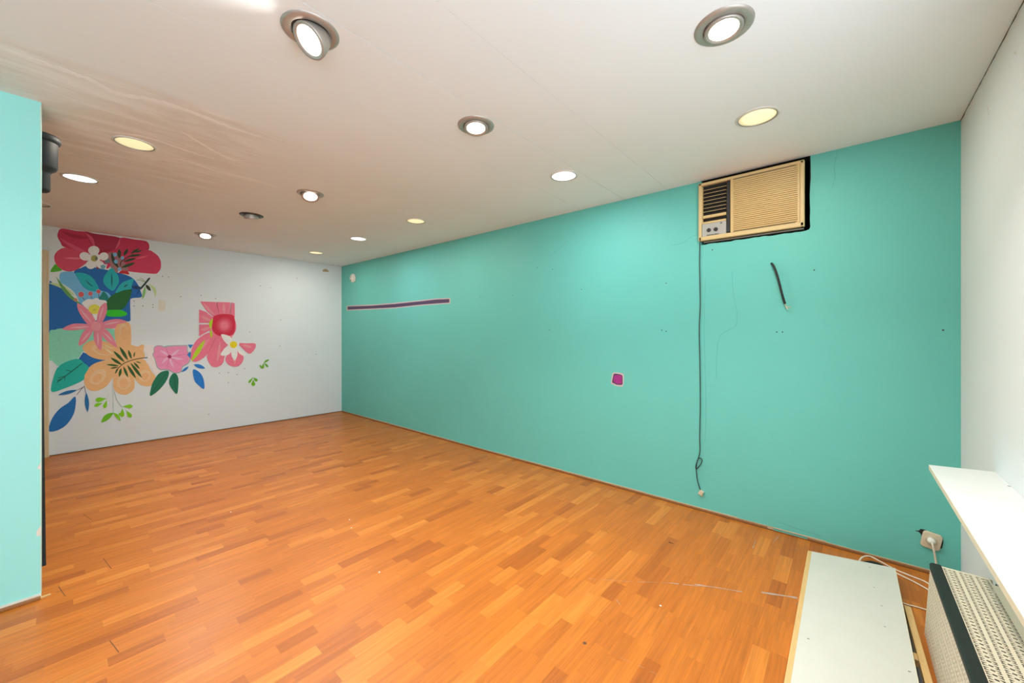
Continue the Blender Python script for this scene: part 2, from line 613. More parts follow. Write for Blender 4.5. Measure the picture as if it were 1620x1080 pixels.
rr = random.Random(15)
for path, w in (([(-60, 58), (0, 76), (60, 98), (140, 125), (185, 148), (250, 160), (310, 180), (360, 200), (415, 218)], 0.030), ([(285, 207), (310, 222), (340, 240), (365, 252), (392, 255)], 0.022),
                ([(262, 252), (290, 253), (340, 270), (400, 285), (455, 302)], 0.024), ([(150, 205), (200, 212), (235, 218), (300, 240), (350, 255)], 0.020)):
    P = [on_ceiling(*p) for p in path]
    P = catmull(P, 8)
    L_, R_ = [], []
    for i, p in enumerate(P):
        e = min(1, 4 * min(i, len(P) - 1 - i) / len(P)) + 0.05
        L_.append(p + Vector((0, w * 0.5 * e * (0.5 + rr.random()), 0)))
        R_.append(p - Vector((0, w * 0.5 * e * (0.5 + rr.random()), 0)))
    bm = bmesh.new()
    prism(bm, L_ + R_[::-1], (0, 0, -0.0004))
    obj('filler_ridge', bm, M['filler'], ceil)

# ---- green wall with the rough hole the air conditioner sits in
HY0, HY1, HZ0, HZ1 = 0.176, 0.815, 1.952, 2.44


def rough(a, b, n, amp, rr):
    A, B = Vector(a), Vector(b)
    d = B - A
    nn = Vector((-d.y, d.x)).normalized()
    return [A + d * (i / n) + nn * (rr.random() - 0.5) * amp * (0 if i == 0 else 1) for i in range(n)]


rr = random.Random(4)
inner = rough((HY0, HZ0 + 0.02), (HY0, HZ1), 9, 0.006, rr) + rough((HY0, HZ1), (HY1, HZ1), 3, 0.0, rr) + \
    rough((HY1, HZ1), (HY1, HZ0), 5, 0.003, rr) + rough((HY1, HZ0), (HY0 + 0.02, HZ0), 22, 0.007, rr) + [Vector((HY0 + 0.02, HZ0)), Vector((HY0 + 0.006, HZ0 + 0.006))]
outer = [(YF - 0.1, -0.1), (YB + 0.1, -0.1), (YB + 0.1, 2.62), (YF - 0.1, 2.62)]
bm = bmesh.new()
ov = [bm.verts.new((XR, p[0], p[1])) for p in outer]
iv = [bm.verts.new((XR, p[0], p[1])) for p in inner]
es = [bm.edges.new((ov[i], ov[(i + 1) % 4])) for i in range(4)] + [bm.edges.new((iv[i], iv[(i + 1) % len(iv)])) for i in range(len(iv))]
bmesh.ops.triangle_fill(bm, edges=es, use_beauty=True)
r = bmesh.ops.extrude_face_region(bm, geom=list(bm.faces))
bmesh.ops.translate(bm, verts=[g for g in r['geom'] if isinstance(g, bmesh.types.BMVert)], vec=(0.12, 0, 0))
wr = struct(obj('wall_right', bm, M['green']))
bm = bmesh.new()
for a, b in (((XR + 0.12, HY0 - 0.05, HZ0 - 0.05), (XR + 0.5, HY0 - 0.03, 2.6)), ((XR + 0.12, HY1 + 0.03, HZ0 - 0.05), (XR + 0.5, HY1 + 0.05, 2.6)),
             ((XR + 0.12, HY0 - 0.05, HZ0 - 0.07), (XR + 0.5, HY1 + 0.05, HZ0 - 0.05)), ((XR + 0.12, HY0 - 0.05, 2.6), (XR + 0.5, HY1 + 0.05, 2.62)),
             ((XR + 0.48, HY0 - 0.05, HZ0 - 0.07), (XR + 0.5, HY1 + 0.05, 2.62))):
    box(bm, a, b)
obj('wall_cavity', bm, M['dark'], wr)
# dark strips added inside the rough hole, standing in for its shade
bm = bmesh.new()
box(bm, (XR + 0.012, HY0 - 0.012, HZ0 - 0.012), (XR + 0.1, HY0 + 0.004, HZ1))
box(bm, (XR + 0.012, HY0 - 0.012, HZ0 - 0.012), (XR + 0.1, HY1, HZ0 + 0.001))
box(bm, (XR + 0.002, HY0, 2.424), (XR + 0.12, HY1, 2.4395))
obj('hole_shade', bm, M['dark'], wr)
# hairline cracks
for pts in ([(1325, 238), (1320, 262), (1321, 280), (1316, 297)], [(1158, 430), (1160, 465), (1165, 490), (1164, 515), (1140, 530), (1134, 560), (1133, 600)],
            [(1060, 388), (1080, 384), (1094, 374), (1104, 372)], [(1134, 745), (1142, 747)], [(1116, 440), (1114, 520), (1117, 640), (1115, 700)], [(870, 405), (886, 392), (898, 380)],
            [(1158, 822), (1185, 829), (1212, 833), (1240, 840)], [(1230, 825), (1262, 836), (1300, 848)]):
    bm = bmesh.new()
    tube(bm, [on_green(*p) for p in pts], 0.0008, 4, sub=4)
    obj('crack', bm, M['gcrack'], wr)
bm = bmesh.new()
for px, py in ((760, 470), (811, 467), (850, 423), (874, 426), (920, 458), (869, 522), (1054, 448), (1054, 524), (1047, 522), (1288, 427), (1229, 525), (1238, 525), (1492, 522), (1127, 395), (665, 678)):
    p = on_green(px, py)
    lathe(bm, [(0.0045, 0), (0.0045, 0.001)], p + Vector((-0.001, 0, 0)), 7, Matrix.Rotation(math.pi / 2, 3, 'Y'))
o = obj('drill_holes', bm, M['hole'], wr)
o['kind'] = 'stuff'

# ---- mural wall
wb = struct(obj('wall_back', bx((XL - 0.1, YB, -0.1), (XR, YB + 0.1, 2.62)), M['white']))
bm = bmesh.new()
for px, py in ((212, 476), (212, 484), (226, 484), (242, 482), (242, 486), (257, 437), (267, 438), (347, 590), (361, 589), (375, 592), (361, 605), (318, 467), (286, 469), (341, 472), (387, 583), (412, 452), (428, 455), (395, 525), (330, 655), (443, 547), (444, 506), (470, 440), (500, 560)):
    p = on_back(px, py)
    lathe(bm, [(0.0065, 0), (0.0065, 0.001)], p + Vector((0, -0.001, 0)), 7, Matrix.Rotation(math.pi / 2, 3, 'X'))
o = obj('screw_holes', bm, M['screwhole'], wb)
o['kind'] = 'stuff'
bm = bmesh.new()
p = on_back(256, 484)
prism(bm, [p + Vector((-0.035, 0, -0.06)), p + Vector((0.03, 0, -0.06)), p + Vector((0.035, 0, 0.07)), p + Vector((-0.03, 0, 0.08))], (0, -0.0006, 0))
obj('filler_patch', bm, M['smudge'], wb)
bm = bmesh.new()
p = on_back(515, 428)
prism(bm, [p + Vector((-0.05, 0, -0.02)), p + Vector((0.05, 0, -0.015)), p + Vector((0.045, 0, 0.015)), p + Vector((0.0, 0, 0.03)), p + Vector((-0.04, 0, 0.012))], (0, -0.0006, 0))
obj('chipped_patch', bm, M['caulk'], wb)

# ---- door at the left end of the mural wall (mostly hidden by the partition)
JX = on_back(77.6, 560).x
JZ = on_back(77, 397).z
door = struct(obj('door_1', bx((JX - 0.98, YB - 0.03, 0.0), (JX - 0.075, YB - 0.002, JZ - 0.05)), M['doorwood']))
obj('door_jamb', bx((JX - 0.052, YB - 0.055, 0.0), (JX - 0.012, YB - 0.001, JZ), 0.004), M['doorwood'], door)
obj('door_jamb', bx((JX - 0.012, YB - 0.03, 0.0), (JX, YB - 0.001, JZ), 0.003), M['doorwood'], door)
obj('door_jamb', bx((JX - 1.05, YB - 0.055, 0.0), (JX - 1.0, YB - 0.001, JZ), 0.004), M['doorwood'], door)
obj('door_head', bx((JX - 1.05, YB - 0.05, JZ - 0.045), (JX, YB - 0.001, JZ), 0.004), M['doorwood'], door)
bm = bmesh.new()
lathe(bm, [(0.01, 0), (0.01, 0.04), (0.024, 0.045), (0.024, 0.06), (0.012, 0.068)], (JX - 0.14, YB - 0.03, 1.03), 20, Matrix.Rotation(math.pi / 2, 3, 'X'))
obj('door_knob', bm, M['steel'], door, True)

# ---- partition, front window wall, left wall
PX, PY = -0.054, 3.005
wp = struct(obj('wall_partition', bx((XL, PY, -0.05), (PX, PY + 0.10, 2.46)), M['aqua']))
rr = random.Random(12)
for py, hh, ww in ((733, 0.03, 0.012), (833, 0.05, 0.016), (940, 0.055, 0.045)):
    z = CAMH - (py - HY) * 1.95 / FPX
    bm = bmesh.new()
    pts = [(PX - 0.0005, z - hh / 2), (PX - 0.0005, z + hh / 2), (PX - ww * 0.5, z + hh * 0.25), (PX - ww, z - hh * 0.1), (PX - ww * 0.9, z - hh / 2)]
    prism(bm, [(p[0], PY, p[1]) for p in pts], (0, -0.001, 0))
    obj('plaster_chip', bm, M['plaster'], wp)
bm = bmesh.new()
V = [(PX, PY, 0.0)]
prof = []
for i in range(30):
    z = 0.02 + i * (2.40 / 29)
    prof.append((PX - 0.0015 - 0.002 * rr.random(), z))
prism(bm, [(PX, PY, 0.02)] + [(a, PY, b) for a, b in prof] + [(PX, PY, 2.42)], (0, -0.0008, 0))
obj('worn_corner', bm, M['plaster'], wp)
bs = struct(obj('baseboard_partition', bx((XL, PY - 0.014, 0.0), (PX - 0.002, PY - 0.0005, 0.016), 0.003), M['skirt']))
obj('caulk_line', bx((XL, PY - 0.006, 0.016), (PX - 0.002, PY - 0.0005, 0.026)), M['plaster'], bs)
obj('loose_splinter', hexa([(PX - 0.02, PY - 0.012, 0.001), (PX + 0.03, PY - 0.004, 0.001), (PX + 0.03, PY + 0.004, 0.001), (PX - 0.02, PY, 0.001),
                            (PX - 0.02, PY - 0.012, 0.009), (PX + 0.03, PY - 0.004, 0.007), (PX + 0.03, PY + 0.004, 0.007), (PX - 0.02, PY, 0.009)]), M['pine'], bs)

wl = struct(obj('wall_left', bx((XL - 0.1, YF - 0.1, -0.1), (XL, YB + 0.1, 2.62)), M['white']))
bm = bmesh.new()
x0, x1, z0, z1 = WIN
box(bm, (XL - 0.1, YF - 0.16, -0.1), (x0, YF, 2.62))
box(bm, (x1, YF - 0.16, -0.1), (XR, YF, 2.62))
box(bm, (x0, YF - 0.16, -0.1), (x1, YF, z0))
box(bm, (x0, YF - 0.16, z1), (x1, YF, 2.62))
wf = struct(obj('wall_front', bm, M['frontwhite']))
bm = bmesh.new()
for a, b in (((x0, z0), (x0 + 0.05, z1)), ((x1 - 0.05, z0), (x1, z1)), ((x0 + 0.05, z0), (x1 - 0.05, z0 + 0.05)), ((x0 + 0.05, z1 - 0.05), (x1 - 0.05, z1))):
    box(bm, (a[0], YF - 0.09, a[1]), (b[0], YF - 0.04, b[1]))
w1 = struct(obj('window_1', bm, M['lam']))
nW = 3
for i in range(1, nW):
    xx = x0 + (x1 - x0) * i / nW
    obj('mullion', bx((xx - 0.025, YF - 0.09, z0 + 0.05), (xx + 0.025, YF - 0.04, z1 - 0.05)), M['lam'], w1)
for i in range(nW):
    xa = x0 + (x1 - x0) * i / nW + 0.03
    xb = x0 + (x1 - x0) * (i + 1) / nW - 0.03
    obj('pane', bx((xa, YF - 0.068, z0 + 0.04), (xb, YF - 0.062, z1 - 0.04)), M['glass'], w1)
# ragged open joint between front wall and ceiling, laid on as a dark strip
bm = bmesh.new()
rr = random.Random(31)
top, bot = [], []
n = 60
for i in range(n + 1):
    x = XR - 1.6 * i / n
    bot.append((x, YF + 0.0004, cz(x) - 0.002 - 0.004 * rr.random() - (0.004 if i < 4 else 0)))
    top.append((x, YF + 0.0004, cz(x) + 0.001))
prism(bm, top + bot[::-1], (0, 0.0008, 0))
obj('open_joint', bm, M['crack'], wf)
bm = bmesh.new()
for (px, py, dx, dz) in ((1604, 85, 0.006, 0.004), (1607, 84, 0.003, 0.006), (1563, 172, 0.002, 0.012), (1564, 180, 0.002, 0.006)):
    d = ray(px, py)
    t = YF / d.y
    p = Vector((d.x * t, YF, CAMH + d.z * t))
    prism(bm, [p + Vector((-dx, 0, -dz)), p + Vector((dx * 0.8, 0, -dz * 0.7)), p + Vector((dx, 0, dz)), p + Vector((-dx * 0.6, 0, dz * 0.8))], (0, 0.0008, 0))
o = obj('scuff_marks', bm, M['plaster'], wf)
o['kind'] = 'stuff'

# ---- skirting of the green wall and the mural wall
br = struct(obj('baseboard_right', bx((XR - 0.012, 0.405, 0.0), (XR - 0.0005, YB - 0.001, 0.014), 0.002), M['skirt']))
obj('skirting_piece', bx((XR - 0.014, YF + 0.001, 0.0), (XR - 0.0005, 0.19, 0.014), 0.002), M['skirt'], br)
rr = random.Random(77)
yy = YF + 0.002
while yy < YB - 0.05:
    L = 0.15 + 0.5 * rr.random()
    hz = 0.0165 + 0.006 * rr.random()
    z0_ = 0.0135 if not (0.19 < yy < 0.40) else 0.002
    obj('bare_plaster_edge', hexa([(XR - 0.004, yy, z0_), (XR - 0.0004, yy, z0_), (XR - 0.0004, min(yy + L, YB - 0.002), z0_), (XR - 0.004, min(yy + L, YB - 0.002), z0_),
                                   (XR - 0.002, yy, hz), (XR - 0.0004, yy, hz), (XR - 0.0004, min(yy + L, YB - 0.002), hz - 0.003), (XR - 0.002, min(yy + L, YB - 0.002), hz - 0.003)]), M['caulk'], br)
    yy += L
obj('shadow_gap', bx((XR - 0.0165, YF + 0.001, 0.0), (XR - 0.0122, YB - 0.001, 0.0025)), M['joint'], br)
bb = struct(obj('baseboard_back', bx((JX + 0.002, YB - 0.012, 0.0), (XR - 0.02, YB - 0.0005, 0.010)), M['joint']))
obj('skirting_strip', bx((JX + 0.002, YB - 0.016, 0.0), (XR - 0.02, YB - 0.012, 0.006)), M['skirt'], bb)

# ================================================================== THINGS
# ---- air conditioner in the wall
AX = XR - 0.035
AY0, AY1 = 0.203, 0.826
ZL0, ZL1 = 1.975, 2.395
ac = thing('air_conditioner', 'beige window air conditioner set in a rough hole high in the turquoise wall', 'air conditioner', (XR, (AY0 + AY1) / 2, ZL0))
obj('casing', bx((AX + 0.03, AY0 + 0.012, ZL0 + 0.004), (XR + 0.42, AY1 - 0.02, ZL1 - 0.006)), M['blackbar'], ac)
obj('drip_tray', bx((AX + 0.022, AY0 + 0.004, ZL0 - 0.013), (XR + 0.05, AY1 - 0.03, ZL0 - 0.005), 0.002), M['rimgrey'], ac)
# front frame: outer border bars
VB = on_green(1151, 320, AX).y          # divider bar
YD1, YD0 = on_green(1149.5, 320, AX).y, on_green(1154.5, 320, AX).y
bm = bmesh.new()
bw = 0.028
box(bm, (AX, AY1 - 0.022, ZL0), (AX + 0.04, AY1, ZL1), 0.005)
box(bm, (AX, AY0, ZL0), (AX + 0.04, AY0 + 0.024, ZL1), 0.006)
box(bm, (AX, AY0 + 0.002, ZL0), (AX + 0.0398, AY1 - 0.002, ZL0 + 0.030), 0.005)
box(bm, (AX, AY0 + 0.002, ZL1 - 0.021), (AX + 0.0398, AY1 - 0.002, ZL1), 0.005)
obj('front_frame', bm, M['beigepale'], ac)
obj('divider_bar', bx((AX + 0.002, YD0, ZL0 + 0.036), (AX + 0.03, YD1, ZL1 - 0.028), 0.001), M['blackbar'], ac)
# right hand intake grille
GY0, GY1 = AY0 + 0.024, YD0 - 0.004
GZ0, GZ1 = ZL0 + 0.030, ZL1 - 0.021
obj('grille_back', bx((AX + 0.009, GY0, GZ0), (AX + 0.03, GY1, GZ1)), M['beige'], ac)
bm = bmesh.new()
ns = 27
ga0, ga1 = GY0 + 0.012, GY1 - 0.018
pitch = (GZ1 - GZ0 - 0.014) / ns
for i in range(ns):
    z = GZ0 + 0.007 + i * pitch
    V = [(AX + 0.009, z), (AX + 0.0015, z + pitch * 0.18), (AX + 0.0005, z + pitch * 0.62), (AX + 0.009, z + pitch * 0.80)]
    prism(bm, [(a, ga0, b) for a, b in V], (0, ga1 - ga0, 0))
o = obj('grille_slats', bm, M['beige'], ac)
o['kind'] = 'stuff'
bm = bmesh.new()
bm.free()
obj('grille_border', bx((AX + 0.001, GY0, GZ0), (AX + 0.012, ga0, GZ1)), M['beige'], ac)
obj('grille_border', bx((AX + 0.001, ga1, GZ0), (AX + 0.012, GY1, GZ1)), M['beige'], ac)
for z in (GZ0 + 0.001, GZ1 - 0.004):
    obj('grille_seam', bx((AX + 0.0005, ga0 + 0.01, z), (AX + 0.002, ga1, z + 0.0025)), M['ink'], ac)
# left: outlet louvres over a dark duct, then the control panel
LY0, LY1 = YD1 + 0.004, AY1 - 0.024
LZ1 = ZL1 - 0.028
CZ1 = ZL0 + 0.034 + 0.088
LZ0 = CZ1 + 0.004
obj('outlet_duct', bx((AX + 0.026, LY0, LZ0), (AX + 0.034, LY1, LZ1)), M['dark'], ac)
for i in range(7):
    z = LZ1 - 0.030 - i * 0.0262
    obj('louver', hexa([(AX + 0.004, LY0, z), (AX + 0.024, LY0, z + 0.004), (AX + 0.024, LY1 - 0.004, z + 0.004), (AX + 0.004, LY1 - 0.004, z),
                        (AX + 0.004, LY0, z + 0.0022), (AX + 0.024, LY0, z + 0.0062), (AX + 0.024, LY1 - 0.004, z + 0.0062), (AX + 0.004, LY1 - 0.004, z + 0.0022)]), M['beigepale'], ac)
obj('outlet_lip', bx((AX + 0.002, LY0, LZ1 - 0.004 - 7 * 0.0262 - 0.045), (AX + 0.022, LY1, LZ1 - 7 * 0.0262 - 0.029), 0.002), M['beige'], ac)
obj('outlet_lip', bx((AX + 0.002, LY0, LZ0 - 0.006), (AX + 0.022, LY1, LZ0 + 0.008), 0.002), M['beige'], ac)
obj('outlet_side', bx((AX + 0.002, LY1 - 0.005, LZ0), (AX + 0.026, LY1 + 0.004, LZ1)), M['beige'], ac)
cp = obj('control_panel', bx((AX + 0.006, LY0, ZL0 + 0.030), (AX + 0.03, LY1, CZ1), 0.002), M['greypanel'], ac)
for px, py in ((1121.5, 364), (1132.5, 362.5)):
    p = on_green(px, py, AX + 0.006)
    bm = bmesh.new()
    A = Matrix.Rotation(-math.pi / 2, 3, 'Y')
    lathe(bm, [(0.0135, 0), (0.0135, 0.006), (0.012, 0.009), (0.0, 0.0092)], p, 20, A, True, False)
    k = obj('knob', bm, M['blackbar'], cp)
bm = bmesh.new()
p = on_green(1141, 352.3, AX + 0.006)
box(bm, p + Vector((-0.004, -0.006, -0.003)), p + Vector((0.001, 0.006, 0.003)), 0.001)
obj('push_button', bm, M['ink'], cp)
bm = bmesh.new()
rr = random.Random(5)
pa, pb = on_green(1118, 372.6, AX + 0.0055), on_green(1138, 369.6, AX + 0.0055)
for i in range(9):
    u = i / 9
    q = pa.lerp(pb, u)
    w = abs(pb.y - pa.y) / 9 * 0.78
    h = 0.0100
    # small blurred capital letters: an upright and one or two cross bars each
    box(bm, (q.x - 0.0006, q.y - w * 0.35, q.z - h / 2), (q.x + 0.001, q.y, q.z + h / 2))
    box(bm, (q.x - 0.0006, q.y - w, q.z + h / 2 - 0.0025), (q.x + 0.001, q.y, q.z + h / 2))
    if rr.random() > 0.4:
        box(bm, (q.x - 0.0006, q.y - w, q.z - h / 2), (q.x + 0.001, q.y, q.z - h / 2 + 0.0025))
    else:
        box(bm, (q.x - 0.0006, q.y - w, q.z - h / 2), (q.x + 0.001, q.y - w * 0.7, q.z + h / 2))
o = obj('lettering', bm, M['ink'], cp)

# ---- black cord from the air conditioner
cord = thing('hanging_cord', 'thin black cord hanging down the turquoise wall from the air conditioner, knotted near its end', 'cord', on_green(1107, 386) + Vector((-0.006, 0, 0)))
xx = XR - 0.008
pts = [on_green(px, py, xx) for px, py in ((1107.5, 383), (1107, 420), (1108, 480), (1106.5, 520), (1107.5, 580), (1108, 640), (1107, 690), (1107.5, 712), (1105, 724), (1101.5, 734), (1101, 741), (1104.5, 739.5), (1109.5, 733), (1111, 727), (1108, 724), (1104, 727), (1101.5, 738), (1102, 748), (1103.5, 760), (1108, 775))]
for i in range(11, 16):
    pts[i].x -= 0.007
bm = bmesh.new()
tube(bm, pts, 0.0031, 8)
obj('cable', bm, M['cord'], cord, True)
q = on_green(1109, 779, xx)
bm = bmesh.new()
box(bm, (-0.008, -0.014, -0.017), (0.008, 0.014, 0.017), 0.002)
bmesh.ops.rotate(bm, verts=bm.verts, cent=(0, 0, 0), matrix=Matrix.Rotation(0.5, 3, 'X'))
bmesh.ops.translate(bm, verts=bm.verts, vec=q)
cn = obj('connector', bm, M['ivory'], cord)
bm = bmesh.new()
box(bm, q + Vector((-0.004, -0.012, -0.026)), q + Vector((0.004, -0.004, -0.012)))
obj('contact', bm, M['copper'], cn)

# ---- short cut-off cable
st = thing('cable_stub', 'short cut-off black cable sticking out of the turquoise wall below the air conditioner', 'cable', on_green(1221, 417))
pts = [on_green(1220.5, 416.5, XR + 0.004), on_green(1222.5, 418.5, XR - 0.02), on_green(1227, 428, XR - 0.03), on_green(1232, 444, XR - 0.033), on_green(1236, 460, XR - 0.03), on_green(1239, 471, XR - 0.026), on_green(1242, 480.5, XR - 0.02)]
bm = bmesh.new()
tube(bm, pts, 0.0068, 10)
obj('sheath', bm, M['cord'], st, True)
for k, ((a, b), m_) in enumerate((((1245, 486), (1250, 485)), 'w'), ) if False else enumerate((((1244, 485), (1251, 486)), ((1243, 484), (1246, 489)))):
    bm = bmesh.new()
    tube(bm, [pts[-1], on_green(*( (1244, 485) if k == 0 else (1243, 484)), XR - 0.018), on_green(*((1251, 486) if k == 0 else (1246, 489)), XR - 0.02)], 0.0028, 6)
    obj('wire', bm, M['copper'] if k == 0 else M['whitecord'], st)

# ---- round detector, purple strip, magenta patch on the green wall
p = on_green(559.5, 440)
det = thing('smoke_detector', 'small round white detector high on the turquoise wall near the far corner', 'detector', p)
A = Matrix.Rotation(-math.pi / 2, 3, 'Y')
bm = bmesh.new()
lathe(bm, [(0.072, 0), (0.072, 0.012), (0.066, 0.02)], p, 32, A)
obj('base_plate', bm, M['whiteplastic'], det, True)
bm = bmesh.new()
lathe(bm, [(0.060, 0.019), (0.058, 0.034), (0.048, 0.042), (0.0, 0.044)], p, 32, A, True, False)
cov = obj('cover', bm, M['whiteplastic'], det, True)
bm = bmesh.new()
lathe(bm, [(0.012, 0.03), (0.012, 0.044), (0.0, 0.045)], p + Vector((0, 0.012, -0.036)), 14, A, True, False)
obj('sensor_eye', bm, M['ink'], cov)
bm = bmesh.new()
for a in range(5):
    box(bm, p + Vector((-0.0455, 0.016 - 0.004 * a, 0.0 + 0.008 * a)), p + Vector((-0.04, 0.026 - 0.004 * a, 0.004 + 0.008 * a)))
obj('vent_slots', bm, M['rimgrey'], cov)

ps = thing('painted_strip', 'long narrow dark purple strip of old paint left bare on the turquoise wall', 'paint strip', on_green(630, 482))
a = [(550, 484.8), (590, 483.3), (625, 480.6), (665, 476.4), (690, 473.6), (711, 472.8), (711, 478.4), (690, 479.8), (665, 481.8), (625, 486.0), (590, 487.8), (550, 489.6)]
e_ = [(548.5, 483.4), (590, 481.6), (625, 478.9), (665, 474.8), (690, 472.0), (712.4, 471.2), (712.4, 480.0), (690, 481.3), (665, 483.3), (625, 487.5), (590, 489.3), (548.5, 491.2)]
bm = bmesh.new()
prism(bm, [on_green(*q) for q in e_], (-0.0006, 0, 0))
obj('paint_edge', bm, M['pinkedge'], ps)
bm = bmesh.new()
prism(bm, [on_green(*q) for q in a], (-0.0012, 0, 0))
obj('old_paint', bm, M['purple'], ps)

mp_ = thing('painted_patch', 'small magenta square patch with dark rim on the turquoise wall', 'paint patch', on_green(977, 600))
e_ = [(969, 591), (973, 588.9), (983, 590), (986.6, 592.5), (987, 601), (986.2, 608), (984, 611.3), (975, 610.2), (971, 608.4), (966.8, 606.2), (967.3, 599)]
a = [(971.2, 591.4), (976, 591), (982.4, 592.4), (984.8, 595), (985, 603), (984.2, 608.2), (976, 608.4), (972, 606.4), (968.6, 604.4), (969.6, 597)]
a2 = [(972.2, 594), (977, 593), (982, 593.6), (983.6, 596), (983.6, 604), (982.5, 606.5), (977, 606.8), (973, 604.6), (970.9, 602.8), (971.4, 598)]
for nm, q, m_, dd in (('paint_edge', e_, 'pinkedge', 0.0006), ('dark_rim', a, 'purple', 0.0012), ('old_paint', a2, 'magenta', 0.0018)):
    bm = bmesh.new()
    prism(bm, [on_green(*u) for u in catmull([(*w, 0) for w in q], 4, True) for u in [(u.x, u.y)]], (-dd, 0, 0))
    obj(nm, bm, M[m_], mp_)

# ---- wall socket with a plug
p = on_green(1473, 854)
SOCKET_TILT = 0.17
so = thing('wall_socket', 'ivory wall socket loose in the turquoise wall beside the right corner', 'socket', p)
bm = bmesh.new()
rad_, hw_, hh_ = 0.016, 0.037, 0.045
out = []
for cy_, cz_, a0 in ((hw_ - rad_, hh_ - rad_, 0), (-hw_ + rad_, hh_ - rad_, 90), (-hw_ + rad_, -hh_ + rad_, 180), (hw_ - rad_, -hh_ + rad_, 270)):
    for q in range(7):
        ang = math.radians(a0 + 15 * q)
        out.append((cy_ + rad_ * math.cos(ang), cz_ + rad_ * math.sin(ang)))
rot = Matrix.Rotation(SOCKET_TILT, 2)
rings = []
for k_, xx_ in ((1.0, -0.001), (1.0, -0.010), (0.97, -0.0135), (0.90, -0.0145)):
    rings.append([bm.verts.new((XR + xx_, p.y + (rot @ Vector(q)).x * k_, p.z + (rot @ Vector(q)).y * k_)) for q in out])
for ra, rb in zip(rings, rings[1:]):
    for i in range(len(ra)):
        bm.faces.new((ra[i], ra[(i + 1) % len(ra)], rb[(i + 1) % len(ra)], rb[i]))
bm.faces.new(rings[0])
bm.faces.new(rings[-1])
plate = obj('plate', bm, M['ivory'], so, True)
bm = bmesh.new()
lathe(bm, [(0.024, 0.0), (0.024, 0.0165), (0.0215, 0.0175), (0.0205, 0.010)], p, 28, A)
obj('socket_ring', bm, M['ivory'], so, True)
bm = bmesh.new()
blob = [(0.058, 0.030), (0.058, 0.034), (0.046, 0.036), (0.040, 0.048), (0.02, 0.049), (0.0, 0.044), (-0.012, 0.0445), (-0.03, 0.036), (-0.043, 0.028), (-0.0445, 0.0), (-0.040, -0.030), (-0.034, -0.036), (0.0, -0.03), (0.03, 0.0), (0.040, 0.022), (0.048, 0.030)]
prism(bm, [(XR - 0.0002, p.y + q[0], p.z + q[1]) for q in blob], (-0.0006, 0, 0))
obj('wall_gap', bm, M['dark'], so)
pl = thing('plug', 'off-white mains plug with cable in the ivory wall socket', 'plug', p)
bm = bmesh.new()
lathe(bm, [(0.017, 0.008), (0.017, 0.024), (0.015, 0.034), (0.008, 0.040), (0.0, 0.041)], p + Vector((0, 0.002, 0.004)), 24, A, True, False)
obj('plug_body', bm, M['whiteplastic'], pl, True)
bm = bmesh.new()
tube(bm, [p + Vector((-0.036, 0.001, 0.0)), p + Vector((-0.048, -0.001, -0.012)), p + Vector((-0.05, -0.006, -0.045)), p + Vector((-0.045, -0.012, -0.09)), p + Vector((-0.05, -0.016, -0.14)), p + Vector((-0.09, -0.02, -0.172)), p + Vector((-0.3, -0.03, -0.176))], 0.0045, 8)
obj('cable', bm, M['whitecord'], pl, True)

# ---- sill shelf on the front wall
sh = thing('sill_shelf', 'long white laminate shelf fixed to the front wall above the radiator cover', 'shelf', (2.0, YF, 0.728))
obj('shelf_board', hexa([(-2.4, YF + 0.001, 0.727), (-2.4, -0.262, 0.727), (2.40, -0.262, 0.727), (2.45, YF + 0.001, 0.727),
                         (-2.4, YF + 0.001, 0.7455), (-2.4, -0.263, 0.7455), (2.40, -0.263, 0.7455), (2.45, YF + 0.001, 0.7455)]), M['lam'], sh)
obj('edge_band', bx((-2.4, -0.2635, 0.7268), (2.399, -0.2615, 0.7452)), M['cream'], sh)
d = ray(1596.5, 769)
t = (0.7455 - CAMH) / d.z
bm = bmesh.new()
lathe(bm, [(0.004, 0), (0.004, 0.0008)], (d.x * t, d.y * t, 0.7455), 12)
obj('screw', bm, M['rimgrey'], sh)
for bxx in (2.0, 0.2, -1.6):
    obj('bracket', bx((bxx - 0.012, YF + 0.001, 0.60), (bxx + 0.012, YF + 0.004, 0.726)), M['rimgrey'], sh)

# ---- radiator cover with pierced grilles
RX0, RX1 = 0.35, 2.445
rc = thing('radiator_cover', 'low cream pierced metal radiator cover with a dark green edge trim under the white shelf', 'radiator cover', (RX1, -0.35, 0))


def slot(u, v, ang, L, w, taper):
    """tapered slot outline centred at u,v"""
    c, s = math.cos(ang), math.sin(ang)
    pts = [(-L / 2, -w * taper / 2), (L / 2, -w / 2), (L / 2 + w * 0.25, 0), (L / 2, w / 2), (-L / 2, w * taper / 2)]
    return [(u + a * c - b * s, v + a * s + b * c) for a, b in pts]


